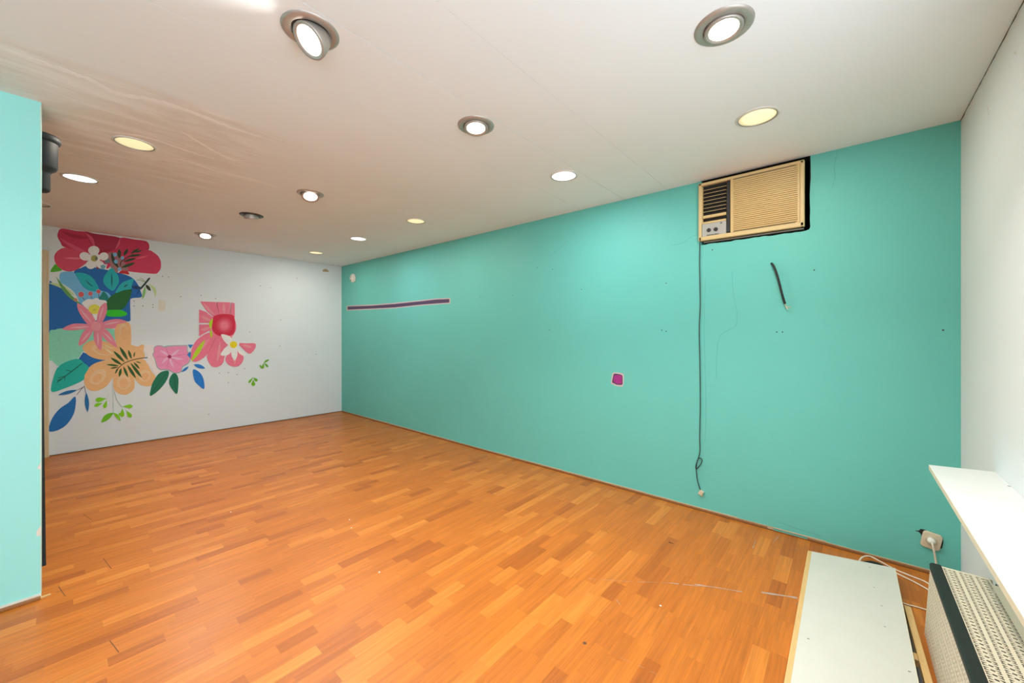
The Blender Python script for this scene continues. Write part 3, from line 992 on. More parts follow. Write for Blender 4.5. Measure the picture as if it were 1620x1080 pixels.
def pierced_cell(lu, lv):
    """one tile lu x lv with five slots cut through; returns 2d verts and triangles"""
    bm = bmesh.new()
    es = []

    def loop(pts):
        vs = [bm.verts.new((a, b, 0)) for a, b in pts]
        for i in range(len(vs)):
            es.append(bm.edges.new((vs[i], vs[(i + 1) % len(vs)])))
    loop([(0, 0), (lu, 0), (lu, lv), (0, lv)])
    # u runs along the cover, v across it; slots lie across, tapering to thin tails
    w, k = lu * 0.36, math.pi / 2
    loop(slot(lu * 0.26, lv * 0.27, k + math.pi + 0.20, lv * 0.225, w, 0.25))
    loop(slot(lu * 0.76, lv * 0.27, k + math.pi - 0.25, lv * 0.225, w, 0.20))
    loop(slot(lu * 0.50, lv * 0.52, k + 0.20, lv * 0.19, w, 0.85))
    loop(slot(lu * 0.24, lv * 0.77, k - 0.20, lv * 0.225, w, 0.20))
    loop(slot(lu * 0.74, lv * 0.77, k + 0.30, lv * 0.225, w, 0.25))
    bmesh.ops.triangle_fill(bm, edges=es, use_beauty=True)
    bm.verts.index_update()
    V = [(v.co.x, v.co.y) for v in bm.verts]
    F = [tuple(v.index for v in f.verts) for f in bm.faces]
    bm.free()
    return V, F


def grille(name, m, parent, origin, udir, vdir, nu, nv, lu, lv, th):
    """tile the pierced cell over nu x nv; give it thickness th along the normal"""
    V2, F2 = pierced_cell(lu, lv)
    ud, vd = Vector(udir).normalized(), Vector(vdir).normalized()
    nrm = ud.cross(vd)
    base = Vector(origin) - Vector(root_of(parent).location)
    V, F = [], []
    for j in range(nv):
        for i in range(nu):
            k = len(V)
            off = base + ud * (i * lu) + vd * (j * lv)
            V += [tuple(off + ud * a + vd * b) for a, b in V2]
            F += [tuple(k + q for q in f) for f in F2]
    me = bpy.data.meshes.new(name)
    me.from_pydata(V, [], F)
    me.materials.append(m)
    o = bpy.data.objects.new(name, me)
    COL.objects.link(o)
    o.parent = parent
    sol = o.modifiers.new('thickness', 'SOLIDIFY')
    sol.thickness = th
    sol.offset = 0
    return o


LU, LV = 0.0212, 0.0445
nu = int((RX1 - 0.012 - RX0) / LU)
TZ = 0.312
# top sheet: three pierced bands with plain margins
ty0 = -0.3005
obj('top_margin', bx((RX0, -0.3035, TZ - 0.0008), (RX1, ty0 + 0.0005, TZ + 0.0004)), M['cream'], rc)
grille('top_grille', M['cream'], rc, (RX1 - 0.012 - nu * LU, ty0, TZ), (1, 0, 0), (0, -1, 0), nu, 3, LU, LV, 0.0012)
obj('top_margin', bx((RX0, YF + 0.002, TZ - 0.0008), (RX1 - 0.05, ty0 - 3 * LV - 0.0003, TZ + 0.0004)), M['cream'], rc)
obj('top_margin', bx((RX1 - 0.0118, ty0 - 3 * LV, TZ - 0.0008), (RX1, ty0, TZ + 0.0004)), M['cream'], rc)
# leaning front sheet
ftop, fbot = Vector((0, -0.272, 0.296)), Vector((0, -0.2545, 0.002))
vdir = (fbot - ftop)
nv = 6
lvf = vdir.length / nv
grille('front_grille', M['creamside'], rc, (RX1 - 0.012 - nu * LU, ftop.y, ftop.z), (1, 0, 0), vdir, nu, nv, LU, lvf, 0.0012)
obj('end_flange', hexa([(RX1 - 0.012, -0.2555, 0), (RX1, -0.2555, 0), (RX1, -0.2535, 0), (RX1 - 0.012, -0.2535, 0),
                        (RX1 - 0.012, -0.273, 0.298), (RX1, -0.273, 0.298), (RX1, -0.271, 0.298), (RX1 - 0.012, -0.271, 0.298)]), M['cream'], rc)
# end sheet facing the green wall
bm = bmesh.new()
prism(bm, [(RX1 - 0.001, -0.256, 0.0), (RX1 - 0.001, YF + 0.01, 0.0), (RX1 - 0.001, YF + 0.01, 0.31), (RX1 - 0.001, -0.275, 0.31)], (0.001, 0, 0))
obj('end_panel', bm, M['cream'], rc)
bm = bmesh.new()
prof = [(-0.2755, 0.3165), (-0.2995, 0.3165), (-0.3035, 0.3135), (-0.3035, 0.3105), (-0.2735, 0.3105), (-0.2735, 0.288), (-0.2695, 0.288), (-0.2685, 0.3095)]
prism(bm, [(RX1 + 0.001, a, b) for a, b in prof], (RX0 - RX1, 0, 0))
obj('edge_trim', bm, M['trim'], rc)
obj('shade_core', bx((RX0 + 0.01, -0.435, 0.03), (RX1 - 0.02, -0.292, 0.282), 0.004), M['fin'], rc)  # solid dark block added so the piercings look shaded
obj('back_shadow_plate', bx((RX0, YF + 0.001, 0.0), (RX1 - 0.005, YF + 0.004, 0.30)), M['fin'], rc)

# ---- white board lying on a pine frame
bd = thing('board_on_frame', 'worn white board with pine edge lying on a low wooden frame before the radiator cover', 'board', (1.9, 0, 0))
bx0, bx1 = 0.8, 2.885


def zt(y):            # top surface of the tilted board
    return 0.020 + (0.176 - y) * (0.040 / 0.366)


def slab(ya, yb, th, xa=bx0, xb=bx1, lift=0.0):
    return hexa([(xa, ya, zt(ya) - th + lift), (xb, ya, zt(ya) - th + lift), (xb, yb, zt(yb) - th + lift), (xa, yb, zt(yb) - th + lift),
                 (xa, ya, zt(ya) + lift), (xb, ya, zt(ya) + lift), (xb, yb, zt(yb) + lift), (xa, yb, zt(yb) + lift)])


obj('board_panel', slab(0.157, -0.190, 0.012), M['panelwhite'], bd)
obj('pine_edge', slab(0.176, 0.1572, 0.018), M['pine'], bd)
obj('board_edging', slab(-0.1902, -0.1935, 0.012), M['cream'], bd)
# frame underneath: long rail (slightly askew), cross rails and the dark back sheet
obj('frame_rail', hexa([(1.7, -0.2227, 0), (2.575, -0.2015, 0), (2.575, -0.2235, 0), (1.7, -0.2447, 0),
                        (1.7, -0.2227, 0.034), (2.575, -0.2015, 0.034), (2.575, -0.2235, 0.034), (1.7, -0.2447, 0.034)]), M['pine'], bd)
for xc in (2.20, 1.2):
    obj('cross_rail', bx((xc - 0.022, -0.222, 0.004), (xc + 0.022, -0.03, 0.030)), M['pine'], bd)
obj('back_sheet', bx((0.8, -0.2215, 0.0005), (2.56, 0.12, 0.004)), M['slate'], bd)
bm = bmesh.new()
for px, py in ((1383, 929), (1400, 991), (1279, 1010), (1439, 1062), (1395, 958), (1376, 897), (1260, 955)):
    d = ray(px, py)
    yb_ = 0.0
    for _ in range(6):
        t = (zt(yb_) - CAMH) / d.z
        yb_ = d.y * t
    c = Vector((d.x * t, d.y * t, zt(yb_)))
    box(bm, c + Vector((-0.002, -0.004, -0.0005)), c + Vector((0.002, 0.004, 0.0006)))
o = obj('nail_marks', bm, M['rimgrey'], bd)
o['kind'] = 'stuff'

# ---- cables lying on the floor between board and radiator
zc = 0.0042
c1 = thing('floor_cable', 'off-white cable on the floor nearest the turquoise wall, looping behind the white board', 'cable', (2.98, -0.2, 0), 'white floor cables by the radiator')
bm = bmesh.new()
tube(bm, [(2.60, -0.40, zc), (2.86, -0.35, zc), (2.945, -0.315, zc), (2.975, -0.25, zc), (3.0, -0.197, zc), (3.012, -0.15, zc + 0.012), (3.03, -0.10, zc + 0.02), (3.0, -0.066, zc + 0.016), (2.93, -0.04, zc), (2.90, 0.0, zc)], 0.004, 8)
obj('cable', bm, M['whitecord'], c1, True)
c2 = thing('floor_cable', 'off-white cable on the floor running second from the turquoise wall under the white board', 'cable', (2.9, -0.25, 0), 'white floor cables by the radiator')
bm = bmesh.new()
tube(bm, [(2.55, -0.38, zc), (2.80, -0.335, zc), (2.875, -0.305, zc), (2.95, -0.209, zc), (2.99, -0.12, zc), (2.93, -0.02, zc)], 0.004, 8)
obj('cable', bm, M['whitecord'], c2, True)
c3 = thing('floor_cable', 'off-white cable on the floor crossing the end of the pine rail', 'cable', (2.65, -0.25, 0), 'white floor cables by the radiator')
bm = bmesh.new()
tube(bm, [(2.60, -0.36, zc), (2.648, -0.30, zc), (2.655, -0.27, zc), (2.652, -0.24, zc), (2.648, -0.211, zc), (2.67, -0.15, zc), (2.75, -0.05, zc)], 0.0032, 8)
obj('cable', bm, M['whitecord'], c3, True)
c4 = thing('cable_coupler', 'dark cable coupler half hidden behind the far end of the white board', 'coupler', (2.985, -0.10, 0))
bm = bmesh.new()
tube(bm, [(2.955, -0.075, 0.012), (2.975, -0.10, 0.014), (2.982, -0.128, 0.014), (2.978, -0.15, 0.010)], 0.009, 10)
obj('coupler_body', bm, M['trim'], c4, True)

# ---- black holder and rail behind the partition
hp = thing('wall_holder', 'black plastic funnel-shaped holder high on the far side of the aqua partition', 'holder', (-0.072, PY + 0.185, 2.04))
c = (-0.072, PY + 0.185, 0)
bm = bmesh.new()
lathe(bm, [(0.036, 2.041), (0.043, 2.046), (0.046, 2.056), (0.046, 2.135), (0.050, 2.146), (0.066, 2.160), (0.072, 2.172), (0.073, 2.29), (0.073, 2.30), (0.066, 2.30), (0.064, 2.18), (0.04, 2.14), (0.038, 2.06)], c, 48)
obj('holder_body', bm, M['black'], hp, True)
bm = bmesh.new()
lathe(bm, [(0.073, 2.296), (0.081, 2.302), (0.084, 2.310), (0.083, 2.325), (0.079, 2.332), (0.068, 2.332), (0.066, 2.300)], c, 48, cap0=False, cap1=False)
obj('holder_rim', bm, M['black'], hp, True)
obj('mounting_plate', bx((-0.10, PY + 0.1005, 2.10), (-0.06, PY + 0.116, 2.25)), M['black'], hp)
rl = thing('black_rail', 'narrow black upright rail leaning behind the edge of the aqua partition', 'rail', (-0.06, PY + 0.13, 0.11))
obj('rail_bar', hexa([(-0.085, PY + 0.112, 0.118), (-0.0405, PY + 0.112, 0.118), (-0.0405, PY + 0.126, 0.118), (-0.085, PY + 0.126, 0.118),
                      (-0.10, PY + 0.101, 1.84), (-0.0555, PY + 0.101, 1.84), (-0.0555, PY + 0.115, 1.84), (-0.10, PY + 0.115, 1.84)]), M['black'], rl)
obj('end_cap', bx((-0.086, PY + 0.111, 0.110), (-0.0395, PY + 0.127, 0.122), 0.004), M['black'], rl)

# ---- downlights
GG = 'swivel downlights in the ceiling'
FG = 'flush downlights in the ceiling'


def lamp_light(parent, loc, direction, watts, colour, size, spread=180):
    l = bpy.data.lights.new('lamp_light', 'AREA')
    l.shape = 'DISK'
    l.size = size
    l.spread = math.radians(spread)
    l.energy = watts
    l.color = colour
    o = bpy.data.objects.new('lamp_light', l)
    COL.objects.link(o)
    o.parent = parent
    o.location = Vector(loc) - Vector(parent.location)
    o.rotation_euler = (-Vector(direction)).to_track_quat('Z', 'Y').to_euler()
    return o


def swivel(x, y, label, aim, lit=True, drop=0.0, watts=GIMBAL_W, spread=120):
    """nickel ring with a tilting lamp head; aim is the direction the lamp faces"""
    z = cz(x)
    t = thing('downlight', label, 'ceiling light', (x, y, z), GG)
    bm = bmesh.new()
    lathe(bm, [(0.066, 0.0), (0.066, -0.004), (0.069, -0.008), (0.090, -0.007), (0.098, -0.003), (0.099, 0.001)], (x, y, z), 48, cap0=False, cap1=False)
    obj('mounting_ring', bm, M['steel'] if lit else M['darksteel'], t, True)
    bm = bmesh.new()
    lathe(bm, [(0.064, -0.0008), (0.064, -0.0016)], (x, y, z), 40)
    obj('recess', bm, M['dark'], t)
    D = Vector(aim).normalized()
    R = D.to_track_quat('Z', 'Y').to_matrix()
    c = Vector((x, y, z)) + Vector((0, 0, -0.004 - drop))
    bm = bmesh.new()
    lathe(bm, [(0.046, -0.060), (0.056, -0.03), (0.063, -0.004), (0.065, 0.010), (0.063, 0.014), (0.056, 0.014), (0.050, 0.010)], c, 40, R, True, False)
    hd = obj('lamp_head', bm, M['steel'], t, True)
    bm = bmesh.new()
    lathe(bm, [(0.051, 0.008), (0.040, 0.011), (0.0, 0.013)] if lit else [(0.044, 0.006), (0.030, -0.006), (0.0, -0.012)], c, 36, R, False, False)
    obj('lamp_face', bm, M['bulb_warm'] if lit else M['bulb_off'], hd, True)
    if lit:
        lamp_light(t, c + D * 0.016, D, watts, WARM, 0.085, spread)
    return t


def flush(x, y, label, kind, watts):
    z = cz(x)
    t = thing('downlight', label, 'ceiling light', (x, y, z), FG)
    bm = bmesh.new()
    lathe(bm, [(0.0885, -0.0035), (0.0895, -0.006), (0.0935, -0.006), (0.0985, -0.003), (0.0995, 0.001)], (x, y, z), 48, cap0=False, cap1=False)
    rm = obj('trim_ring', bm, M['rimwhite'], t, True)
    bm = bmesh.new()
    lathe(bm, [(0.0848, -0.0010), (0.0852, -0.0050), (0.0888, -0.0050), (0.0890, -0.0030)], (x, y, z), 48, cap0=False, cap1=False)
    obj('inner_rim', bm, M['rimgrey'], t, True)
    bm = bmesh.new()
    lathe(bm, [(0.0852, -0.0012), (0.060, -0.0026), (0.0, -0.0030)], (x, y, z), 48, cap0=True, cap1=False)
    obj('diffuser', bm, {'w': M['bulb_white'], 'y': M['bulb_yellow'], 'o': M['bulb_dead']}[kind], t, True)
    if kind == 'o':
        return t
    lamp_light(t, (x, y, z - 0.009), (0, 0, -1), watts, NEUTRAL if kind == 'w' else YELLOW, 0.16)
    return t


swivel(0.617, 1.525, 'large lit nickel downlight tilted far out of the ceiling, nearest the aqua partition', (-0.60, -0.04, -0.70), drop=0.027, spread=130)
swivel(1.593, 0.344, 'lit nickel downlight with wide ring sitting level, nearest the front wall', (-0.05, -0.05, -1))
swivel(1.478, 1.528, 'lit nickel downlight with wide ring in the middle of the ceiling', (-0.08, -0.10, -1), drop=0.002)
swivel(1.327, 3.286, 'lit tilted nickel downlight behind the middle one, with a strong glow', (-0.12, -0.40, -0.9), drop=0.012)
swivel(1.204, 4.315, 'unlit dark swivel downlight with a bare metal head, between lit ones', (0.2, 0.25, -1), lit=False, drop=0.014)
swivel(1.094, 5.546, 'small lit nickel downlight closest to the flower mural', (-0.1, -0.35, -0.9), drop=0.010)
flush(2.364, 0.354, 'yellow-lit flush downlight nearest above the air conditioner', 'y', YELLOW_W)
flush(2.350, 1.532, 'white-lit flush downlight beside an open ceiling seam near the turquoise wall', 'w', WHITE_W)
flush(0.298, 3.229, 'yellow-lit flush downlight beside the black holder behind the partition', 'y', YELLOW_W)
flush(0.105, 4.250, 'white-lit flush downlight just right of the black holder', 'w', WHITE_W)
flush(2.319, 4.393, 'small white-lit flush downlight second from the far end beside the turquoise wall', 'w', WHITE_W)
flush(2.328, 3.265, 'yellow-lit flush downlight third from the far end beside the turquoise wall', 'y', YELLOW_W)
flush(2.336, 5.598, 'faint yellow-lit flush downlight in the far corner above the turquoise wall', 'y', YELLOW_W)
flush(-0.135, 5.38, 'unlit cream flush downlight half hidden behind the aqua partition', 'o', 0)

# ================================================================== MURAL
mu = thing('flower_mural', 'large painted mural of red, pink and orange flowers with leaves on the white wall', 'mural', on_back(200, 520))
PAINT = {}


def pc(c):
    """paint colour: photographed sRGB turned into an albedo under this room's light"""
    key = tuple(c)
    if key not in PAINT:
        l = lin(c)
        PAINT[key] = mat('mural_paint', tuple(min(0.88, v * k) for v, k in zip(l, (1.18, 1.30, 1.42))), 0.6, 0.12, 26, (1, 1, 2.2))
    return PAINT[key]


class Ctx:
    k = 1


def paint(name, pts, col, parent=None, closed_smooth=True, sub=4):
    """one coat of paint: outline pts measured on the wall, slightly thicker for each later coat"""
    P = [(q.x, q.y) for q in catmull([(*p, 0) for p in pts], sub, True)] if closed_smooth else pts
    W = [on_back(*p) for p in P]
    bm = bmesh.new()
    prism(bm, [w + Vector((0, -0.0002, 0)) for w in W], (0, -0.0003 - 0.000025 * Ctx.k, 0))
    Ctx.k += 1
    return obj(name, bm, pc(col), parent or mu)


def leaf_pts(a, b, w, bend=0.0, n=9, pw=0.85, fat=1.0):
    ax, ay = a
    dx, dy = b[0] - ax, b[1] - ay
    L = math.hypot(dx, dy)
    nx, ny = -dy / L, dx / L
    up, dn = [], []
    for i in range(n + 1):
        t = i / n
        hw = w / 2 * (math.sin(math.pi * t ** fat) ** pw if 0 < t < 1 else 0)
        o_ = bend * math.sin(math.pi * t)
        cx_, cy_ = ax + dx * t + nx * o_, ay + dy * t + ny * o_
        up.append((cx_ + nx * hw, cy_ + ny * hw))
        dn.append((cx_ - nx * hw, cy_ - ny * hw))
    return up + dn[-2:0:-1]


def leaf(a, b, w, col, parent=None, bend=0.0, name='leaf', fat=1.0, pw=0.85):
    return paint(name, leaf_pts(a, b, w, bend, 9, pw, fat), col, parent, False)


def drop(a, b, w, col, parent=None, name='leaf'):
    return leaf(a, b, w, col, parent, 0, name, 1.9, 0.75)


def oval(cx_, cy_, rx, ry, col, parent=None, rot=0.0, name='petal', n=20):
    c, s = math.cos(rot), math.sin(rot)
    return paint(name, [(cx_ + rx * math.cos(q) * c - ry * math.sin(q) * s, cy_ + rx * math.cos(q) * s + ry * math.sin(q) * c)
                        for q in [2 * math.pi * i / n for i in range(n)]], col, parent, False)


def line(pts, w, col, parent=None, name='stem'):
    """tapered brush line"""
    P = [(q.x, q.y) for q in catmull([(*p, 0) for p in pts], 5)]
    up, dn = [], []
    for i, p in enumerate(P):
        a, b = P[max(i - 1, 0)], P[min(i + 1, len(P) - 1)]
        dx, dy = b[0] - a[0], b[1] - a[1]
        L = math.hypot(dx, dy) or 1
        hw = w / 2 * (1 if 0 < i < len(P) - 1 else 0.4)
        up.append((p[0] - dy / L * hw, p[1] + dx / L * hw))
        dn.append((p[0] + dy / L * hw, p[1] - dx / L * hw))
    return paint(name, up + dn[::-1], col, parent, False)


BLUE, LBLUE, MINT, TEAL, DTEAL = (0, 92, 158), (108, 172, 205), (130, 200, 170), (8, 162, 164), (0, 118, 105)
RED, REDHI, REDDK, PINK, PINKHI, ORG, ORGHI = (192, 38, 74), (208, 74, 102), (165, 24, 58), (222, 124, 138), (240, 165, 170), (236, 168, 112), (240, 180, 134)
WHITE, LIME, DKG, OLIVE, CORAL, CRED = (226, 226, 222), (125, 190, 10), (10, 92, 28), (38, 62, 30), (234, 108, 128), (200, 22, 55)
# backgrounds
paint('blue_ground', [(77.5, 449), (86, 451), (98, 456), (110, 466), (122, 479), (138, 500), (146, 513), (120, 517), (100, 520), (85, 525), (77.5, 528)], BLUE)
paint('blue_ground', [(117, 430), (128, 424), (138, 421), (165, 426), (190, 432), (207, 438), (217, 448), (223, 462), (223.5, 470), (208, 472), (206, 480), (206.5, 500), (205, 508), (190, 508), (160, 514), (145, 516), (130, 490), (120, 460)], BLUE)
paint('pale_blue_ground', [(95.4, 432), (104, 429.6), (115.7, 430), (123, 440), (130.6, 452.4), (139.8, 458.9), (151.9, 460.7), (161, 459.8), (172, 464), (174, 472), (155.6, 474), (152, 484), (129.6, 482), (121.3, 468), (112, 457), (96.3, 446.9), (94, 440)], LBLUE)
paint('mint_ground', [(78, 526), (87, 521.5), (97, 519.3), (130, 518), (175, 519), (183, 530), (176, 545), (150, 548), (131, 556), (123, 567), (94, 578.5), (88, 576), (82, 570), (78, 567)], MINT)
paint('blue_ground', [(131.6, 557), (152, 565.5), (170, 568.6), (157, 572), (141, 582), (133, 577), (124.5, 567.4)], BLUE, None, False)
# top left green leaf and the big red flower
leaf_o = paint('leaf', [(88.4, 417.5), (83.7, 421.9), (79.7, 429.7), (89, 429.6), (98, 427), (95, 420)], (75, 160, 14))
rf_ = oval(168, 402, 30, 16, RED, None, 0.15, 'red_blossom')
paint('petal', [(97.8, 361.5), (92, 367), (91, 374.5), (95.3, 382.5), (101, 390.5), (125, 398), (150, 401), (156, 390), (147, 369.5), (120, 365)], RED, rf_)
paint('petal', [(134, 367), (150, 369.5), (189, 375.8), (187, 386), (178, 397), (158, 398), (146, 388)], REDDK, rf_)
paint('petal', [(191, 376), (213, 378.6), (227.4, 380.4), (233, 382.4), (236, 388), (235, 394.8), (225, 402), (200, 405), (180, 400), (186, 388)], RED, rf_)
paint('petal', [(234.5, 395.5), (243, 399), (251, 406), (254.6, 414.8), (254.2, 424.3), (250.2, 430.6), (245.5, 433), (230.6, 432), (205.4, 429.4), (186, 424), (180, 412), (190, 403), (215, 398)], (202, 48, 80), rf_)
paint('petal', [(101, 392), (93, 395.5), (87.2, 401.4), (85.8, 408.5), (88, 416.4), (94, 423.5), (102, 428), (111, 429.4), (119, 427.4), (130, 421), (138, 414), (140, 405), (130, 398), (115, 394)], (206, 62, 88), rf_)
paint('petal', [(189, 430), (197, 425.5), (203, 430), (204, 434), (196, 433), (189, 432)], (190, 25, 40), rf_)
leaf((94, 376), (142, 401), 5.5, REDHI, rf_, 2.5, 'highlight')
leaf((135, 368.5), (150, 392), 5.5, REDHI, rf_, -3, 'highlight')
leaf((190, 377), (182, 394), 3.2, (205, 80, 100), rf_, -1.5, 'highlight')
leaf((101, 408), (134, 409), 3.0, (225, 110, 120), rf_, 0, 'highlight')
leaf((213, 410), (236, 404), 2.6, (220, 85, 105), rf_, 0, 'highlight')
leaf((150, 400), (176, 395), 4.5, (150, 8, 35), rf_, 0, 'highlight')
leaf((97, 366), (143, 376), 6.0, REDDK, rf_, 3, 'lowlight')
paint('flower_eye', [(171, 400), (186, 402), (203, 425), (196, 428), (189, 426), (184, 432), (176, 424), (171, 412)], (160, 105, 105), rf_)
# white daisy on the red flower
da = oval(149, 408, 10, 8, WHITE, None, 0, 'white_blossom')
for a in ((148.4, 396, 9, 7.2, 0), (134.5, 405.5, 8.8, 6.6, 0.25), (164.2, 405.5, 7.4, 6.4, -0.1), (144, 418.5, 7.8, 6.8, -0.3), (159, 418.5, 8.4, 5.4, 0.75)):
    oval(*a[:4], WHITE, da, a[4])
oval(149.2, 408.6, 5.4, 5, (160, 148, 70), da, 0, 'flower_eye')
oval(152.4, 408.8, 2.2, 3, (95, 110, 80), da, 0, 'flower_eye')
paint('petal', [(164, 414), (169, 410), (173, 409.5), (174, 415), (168, 417)], (95, 120, 122), da, False)
paint('petal', [(159, 420), (163, 418.5), (167, 420.5), (165.5, 425.5), (160, 425)], (105, 160, 175), da, False)
paint('petal', [(152, 420.5), (157, 424.5), (153.5, 426)], (150, 40, 35), da, False)
# dark sprig with pale blue dots
sp = line([(190.4, 421), (191.5, 414), (200, 408), (211.7, 402)], 1.6, (80, 40, 32), None, 'dark_sprig')
for a, b, w in (((188.5, 393.4), (188.8, 409), 6), ((202.4, 392.8), (195.8, 404.8), 5), ((220.5, 392.4), (206.6, 401.6), 3.6), ((225, 395.8), (213.6, 399.4), 3), ((224.4, 402.6), (202, 405.4), 3.6), ((215.4, 408.2), (194.6, 413.8), 4.2), ((214.4, 415.4), (191.4, 423.2), 5)):
    leaf(a, b, w, OLIVE, sp)
leaf((176.4, 398.6), (188.2, 424), 5.5, (30, 52, 30), sp, 2.5)
for x_, y_, w_ in ((182, 402.6, 3.2), (193.6, 407.8, 2.8), (183.4, 413.6, 3.2), (189, 425.6, 3)):
    oval(x_, y_, w_, w_ * 1.05, (118, 168, 200), sp, 0.3, 'bud', 8)
oval(183, 408.2, 2, 2, (170, 80, 110), sp, 0, 'bud', 8)
leaf((174.5, 416.5), (168.5, 425), 4.6, (205, 12, 70), sp, 0, 'bud')
# green blades left
paint('leaf', [(77.5, 448), (84, 447.2), (95, 449.5), (106, 455), (118, 466.5), (112, 465), (97, 456), (84, 450.5)], (186, 198, 140))
leaf((88.8, 437.4), (130, 483), 5.6, (92, 148, 72), None, 4.5)
# big dark green leaf, bright green leaf, small wedge
paint('leaf', [(207.8, 457.5), (197.6, 458.4), (182.8, 463.5), (170.7, 472.8), (168.6, 480), (169.4, 489.4), (193, 489.4), (201.3, 479.3), (206.6, 468)], DKG)
paint('leaf', [(169.8, 490.6), (185.6, 490), (194.8, 491.3), (201.3, 496), (196.7, 499.6), (185.6, 501), (169.8, 499.8), (168.5, 495)], (36, 185, 14))
paint('leaf', [(163.9, 460.7), (170.4, 467.5), (171, 473), (163.9, 475.8), (156.5, 472), (160, 466)], DTEAL)
# teal leaves
lf = paint('leaf', [(119.4, 431.6), (132.4, 432), (144.4, 437.6), (151.9, 446.9), (156.5, 457.4), (149, 460), (138.9, 458), (129.6, 450.6), (124, 440.4)], TEAL)
leaf((134.5, 441), (148.5, 454.5), 1.7, (0, 75, 78), lf, 1, 'vein')
lf = paint('leaf', [(176.8, 423.6), (182.8, 430), (187.4, 437.6), (188, 446), (183.7, 454), (178.6, 460), (168.9, 454), (163.8, 446.9), (163.8, 439.4), (168.9, 431)], TEAL)
leaf((176.6, 431), (177, 455), 2.0, (0, 75, 78), lf, 0, 'vein')
lf = paint('leaf', [(182.8, 463.5), (186.5, 455), (193.9, 446.9), (203, 443), (211.5, 441), (208.7, 450.6), (206.9, 457), (195.7, 458.9)], (22, 165, 165))
leaf((195.4, 454.4), (202.4, 449.4), 2.2, (0, 75, 78), lf, 0, 'vein')
# berries
for x_, y_, r_, sx, sy in ((128.4, 465.6, 5.2, 134, 475), (143, 464.4, 4.1, 146, 474.5), (155.8, 461, 3.9, 156.6, 472)):
    s_ = line([(x_ + 0.6, y_ + 3), (sx, sy)], 0.9, (90, 60, 60))
    oval(x_, y_, r_, r_ * 0.95, (150, 175, 190), s_, 0, 'berry', 14)
    oval(x_, y_, r_ * 0.84, r_ * 0.8, (206, 82, 78), s_, 0, 'berry', 14)
oval(119.4, 474, 3.2, 2.6, (185, 120, 92), None, 0.2, 'berry', 12)
# small white daisy with yellow eye
d2 = paint('white_blossom', [(130, 481), (135, 475), (141, 473), (152, 473.5), (164, 475), (168, 480), (160, 492), (151.5, 507), (144, 494)], WHITE)
for a in ((140, 477.5, 5.6, 4.6), (152.2, 476, 5.2, 4.8), (163.5, 478.5, 5.6, 4)):
    oval(*a, WHITE, d2)
oval(149.4, 489, 9.6, 7.8, (218, 202, 70), d2, 0, 'flower_eye')
leaf((147, 490), (152, 490), 1.2, (180, 165, 60), d2, 0, 'vein')
# orange flower
of = oval(196, 570, 22, 19, ORG, None, 0, 'orange_blossom')
for P in ([(182, 519), (186, 512), (192, 508.5), (198, 508), (205, 512), (207, 520), (207, 545), (200, 556), (186, 549), (181.5, 530)],
          [(144.8, 538.5), (134, 544.5), (131, 552.5), (142.4, 563.4), (159, 568.6), (172, 569.4), (190, 572), (197, 558), (180, 544), (160, 539)],
          [(176, 570), (153, 573.4), (139, 583), (133.6, 596), (134, 608), (141, 616.5), (153, 618), (166.5, 612), (176, 601), (186, 585)],
          [(180.6, 595), (179, 606), (181, 616.7), (189.7, 622.8), (201.7, 623.4), (211.4, 615.8), (213, 606), (210, 596), (196, 580)],
          [(213.5, 600), (222, 608), (234, 611), (242.7, 607), (246, 596), (239, 586), (228, 568.6), (205, 573), (204, 590)],
          [(207, 545), (217.4, 548), (224.6, 544.5), (228.8, 548), (227, 554), (229.4, 562.6), (224.6, 568.6), (205, 575), (195, 560), (198, 547)]):
    paint('petal', P, ORG, of)
for a in ((195, 521, 7, 9, 0), (160, 554, 16, 7, 0.3), (155, 596, 15, 10, -0.7), (196, 604, 11, 12, 0), (229, 594, 9, 10, 0.7)):
    oval(*a[:4], ORGHI, of, a[4], 'highlight')
for a in ((196, 524, 5, 8, 0), (162, 555, 12, 4.4, 0.3), (154, 598, 9, 5.4, -0.7), (196, 606, 7, 8, 0), (230, 595, 5.4, 6.4, 0.7)):
    oval(*a[:4], (238, 165, 112), of, a[4], 'highlight')
leaf((166, 552), (180, 560), 1.6, (246, 205, 160), of, 0, 'highlight')
leaf((164, 545), (180, 552), 1.6, (246, 205, 160), of, 0, 'highlight')


def q6(p):
    return (150 + p[0] * 0.12035, 500 + p[1] * 0.12035)


pf = line([q6((280, 715)), q6((300, 690)), q6((400, 610)), q6((560, 560)), q6((725, 540))], 1.3, (85, 70, 30), None, 'palm_frond')
for a, b, w in (((325, 400), (437, 582), 44), ((243, 455), (392, 604), 40), ((205, 543), (357, 640), 38), ((148, 634), (320, 652), 26), ((200, 686), (310, 668), 20), ((262, 755), (306, 694), 20),
                ((320, 800), (345, 682), 36), ((436, 804), (374, 658), 34), ((542, 818), (424, 638), 40), ((622, 812), (468, 612), 40), ((590, 692), (508, 602), 28), ((612, 616), (538, 594), 14), ((438, 440), (482, 562), 34), ((526, 468), (510, 540), 18)):
    leaf(q6(a), q6(b), w * 0.12035, (34, 80, 24), pf)
# pale blush beside the pink blossom
bl = paint('blush', [(229, 547), (238, 545), (245, 549), (244, 562), (247, 578), (256, 586), (246, 592), (240, 582), (231, 572), (234, 563), (228, 555)], (228, 208, 198))
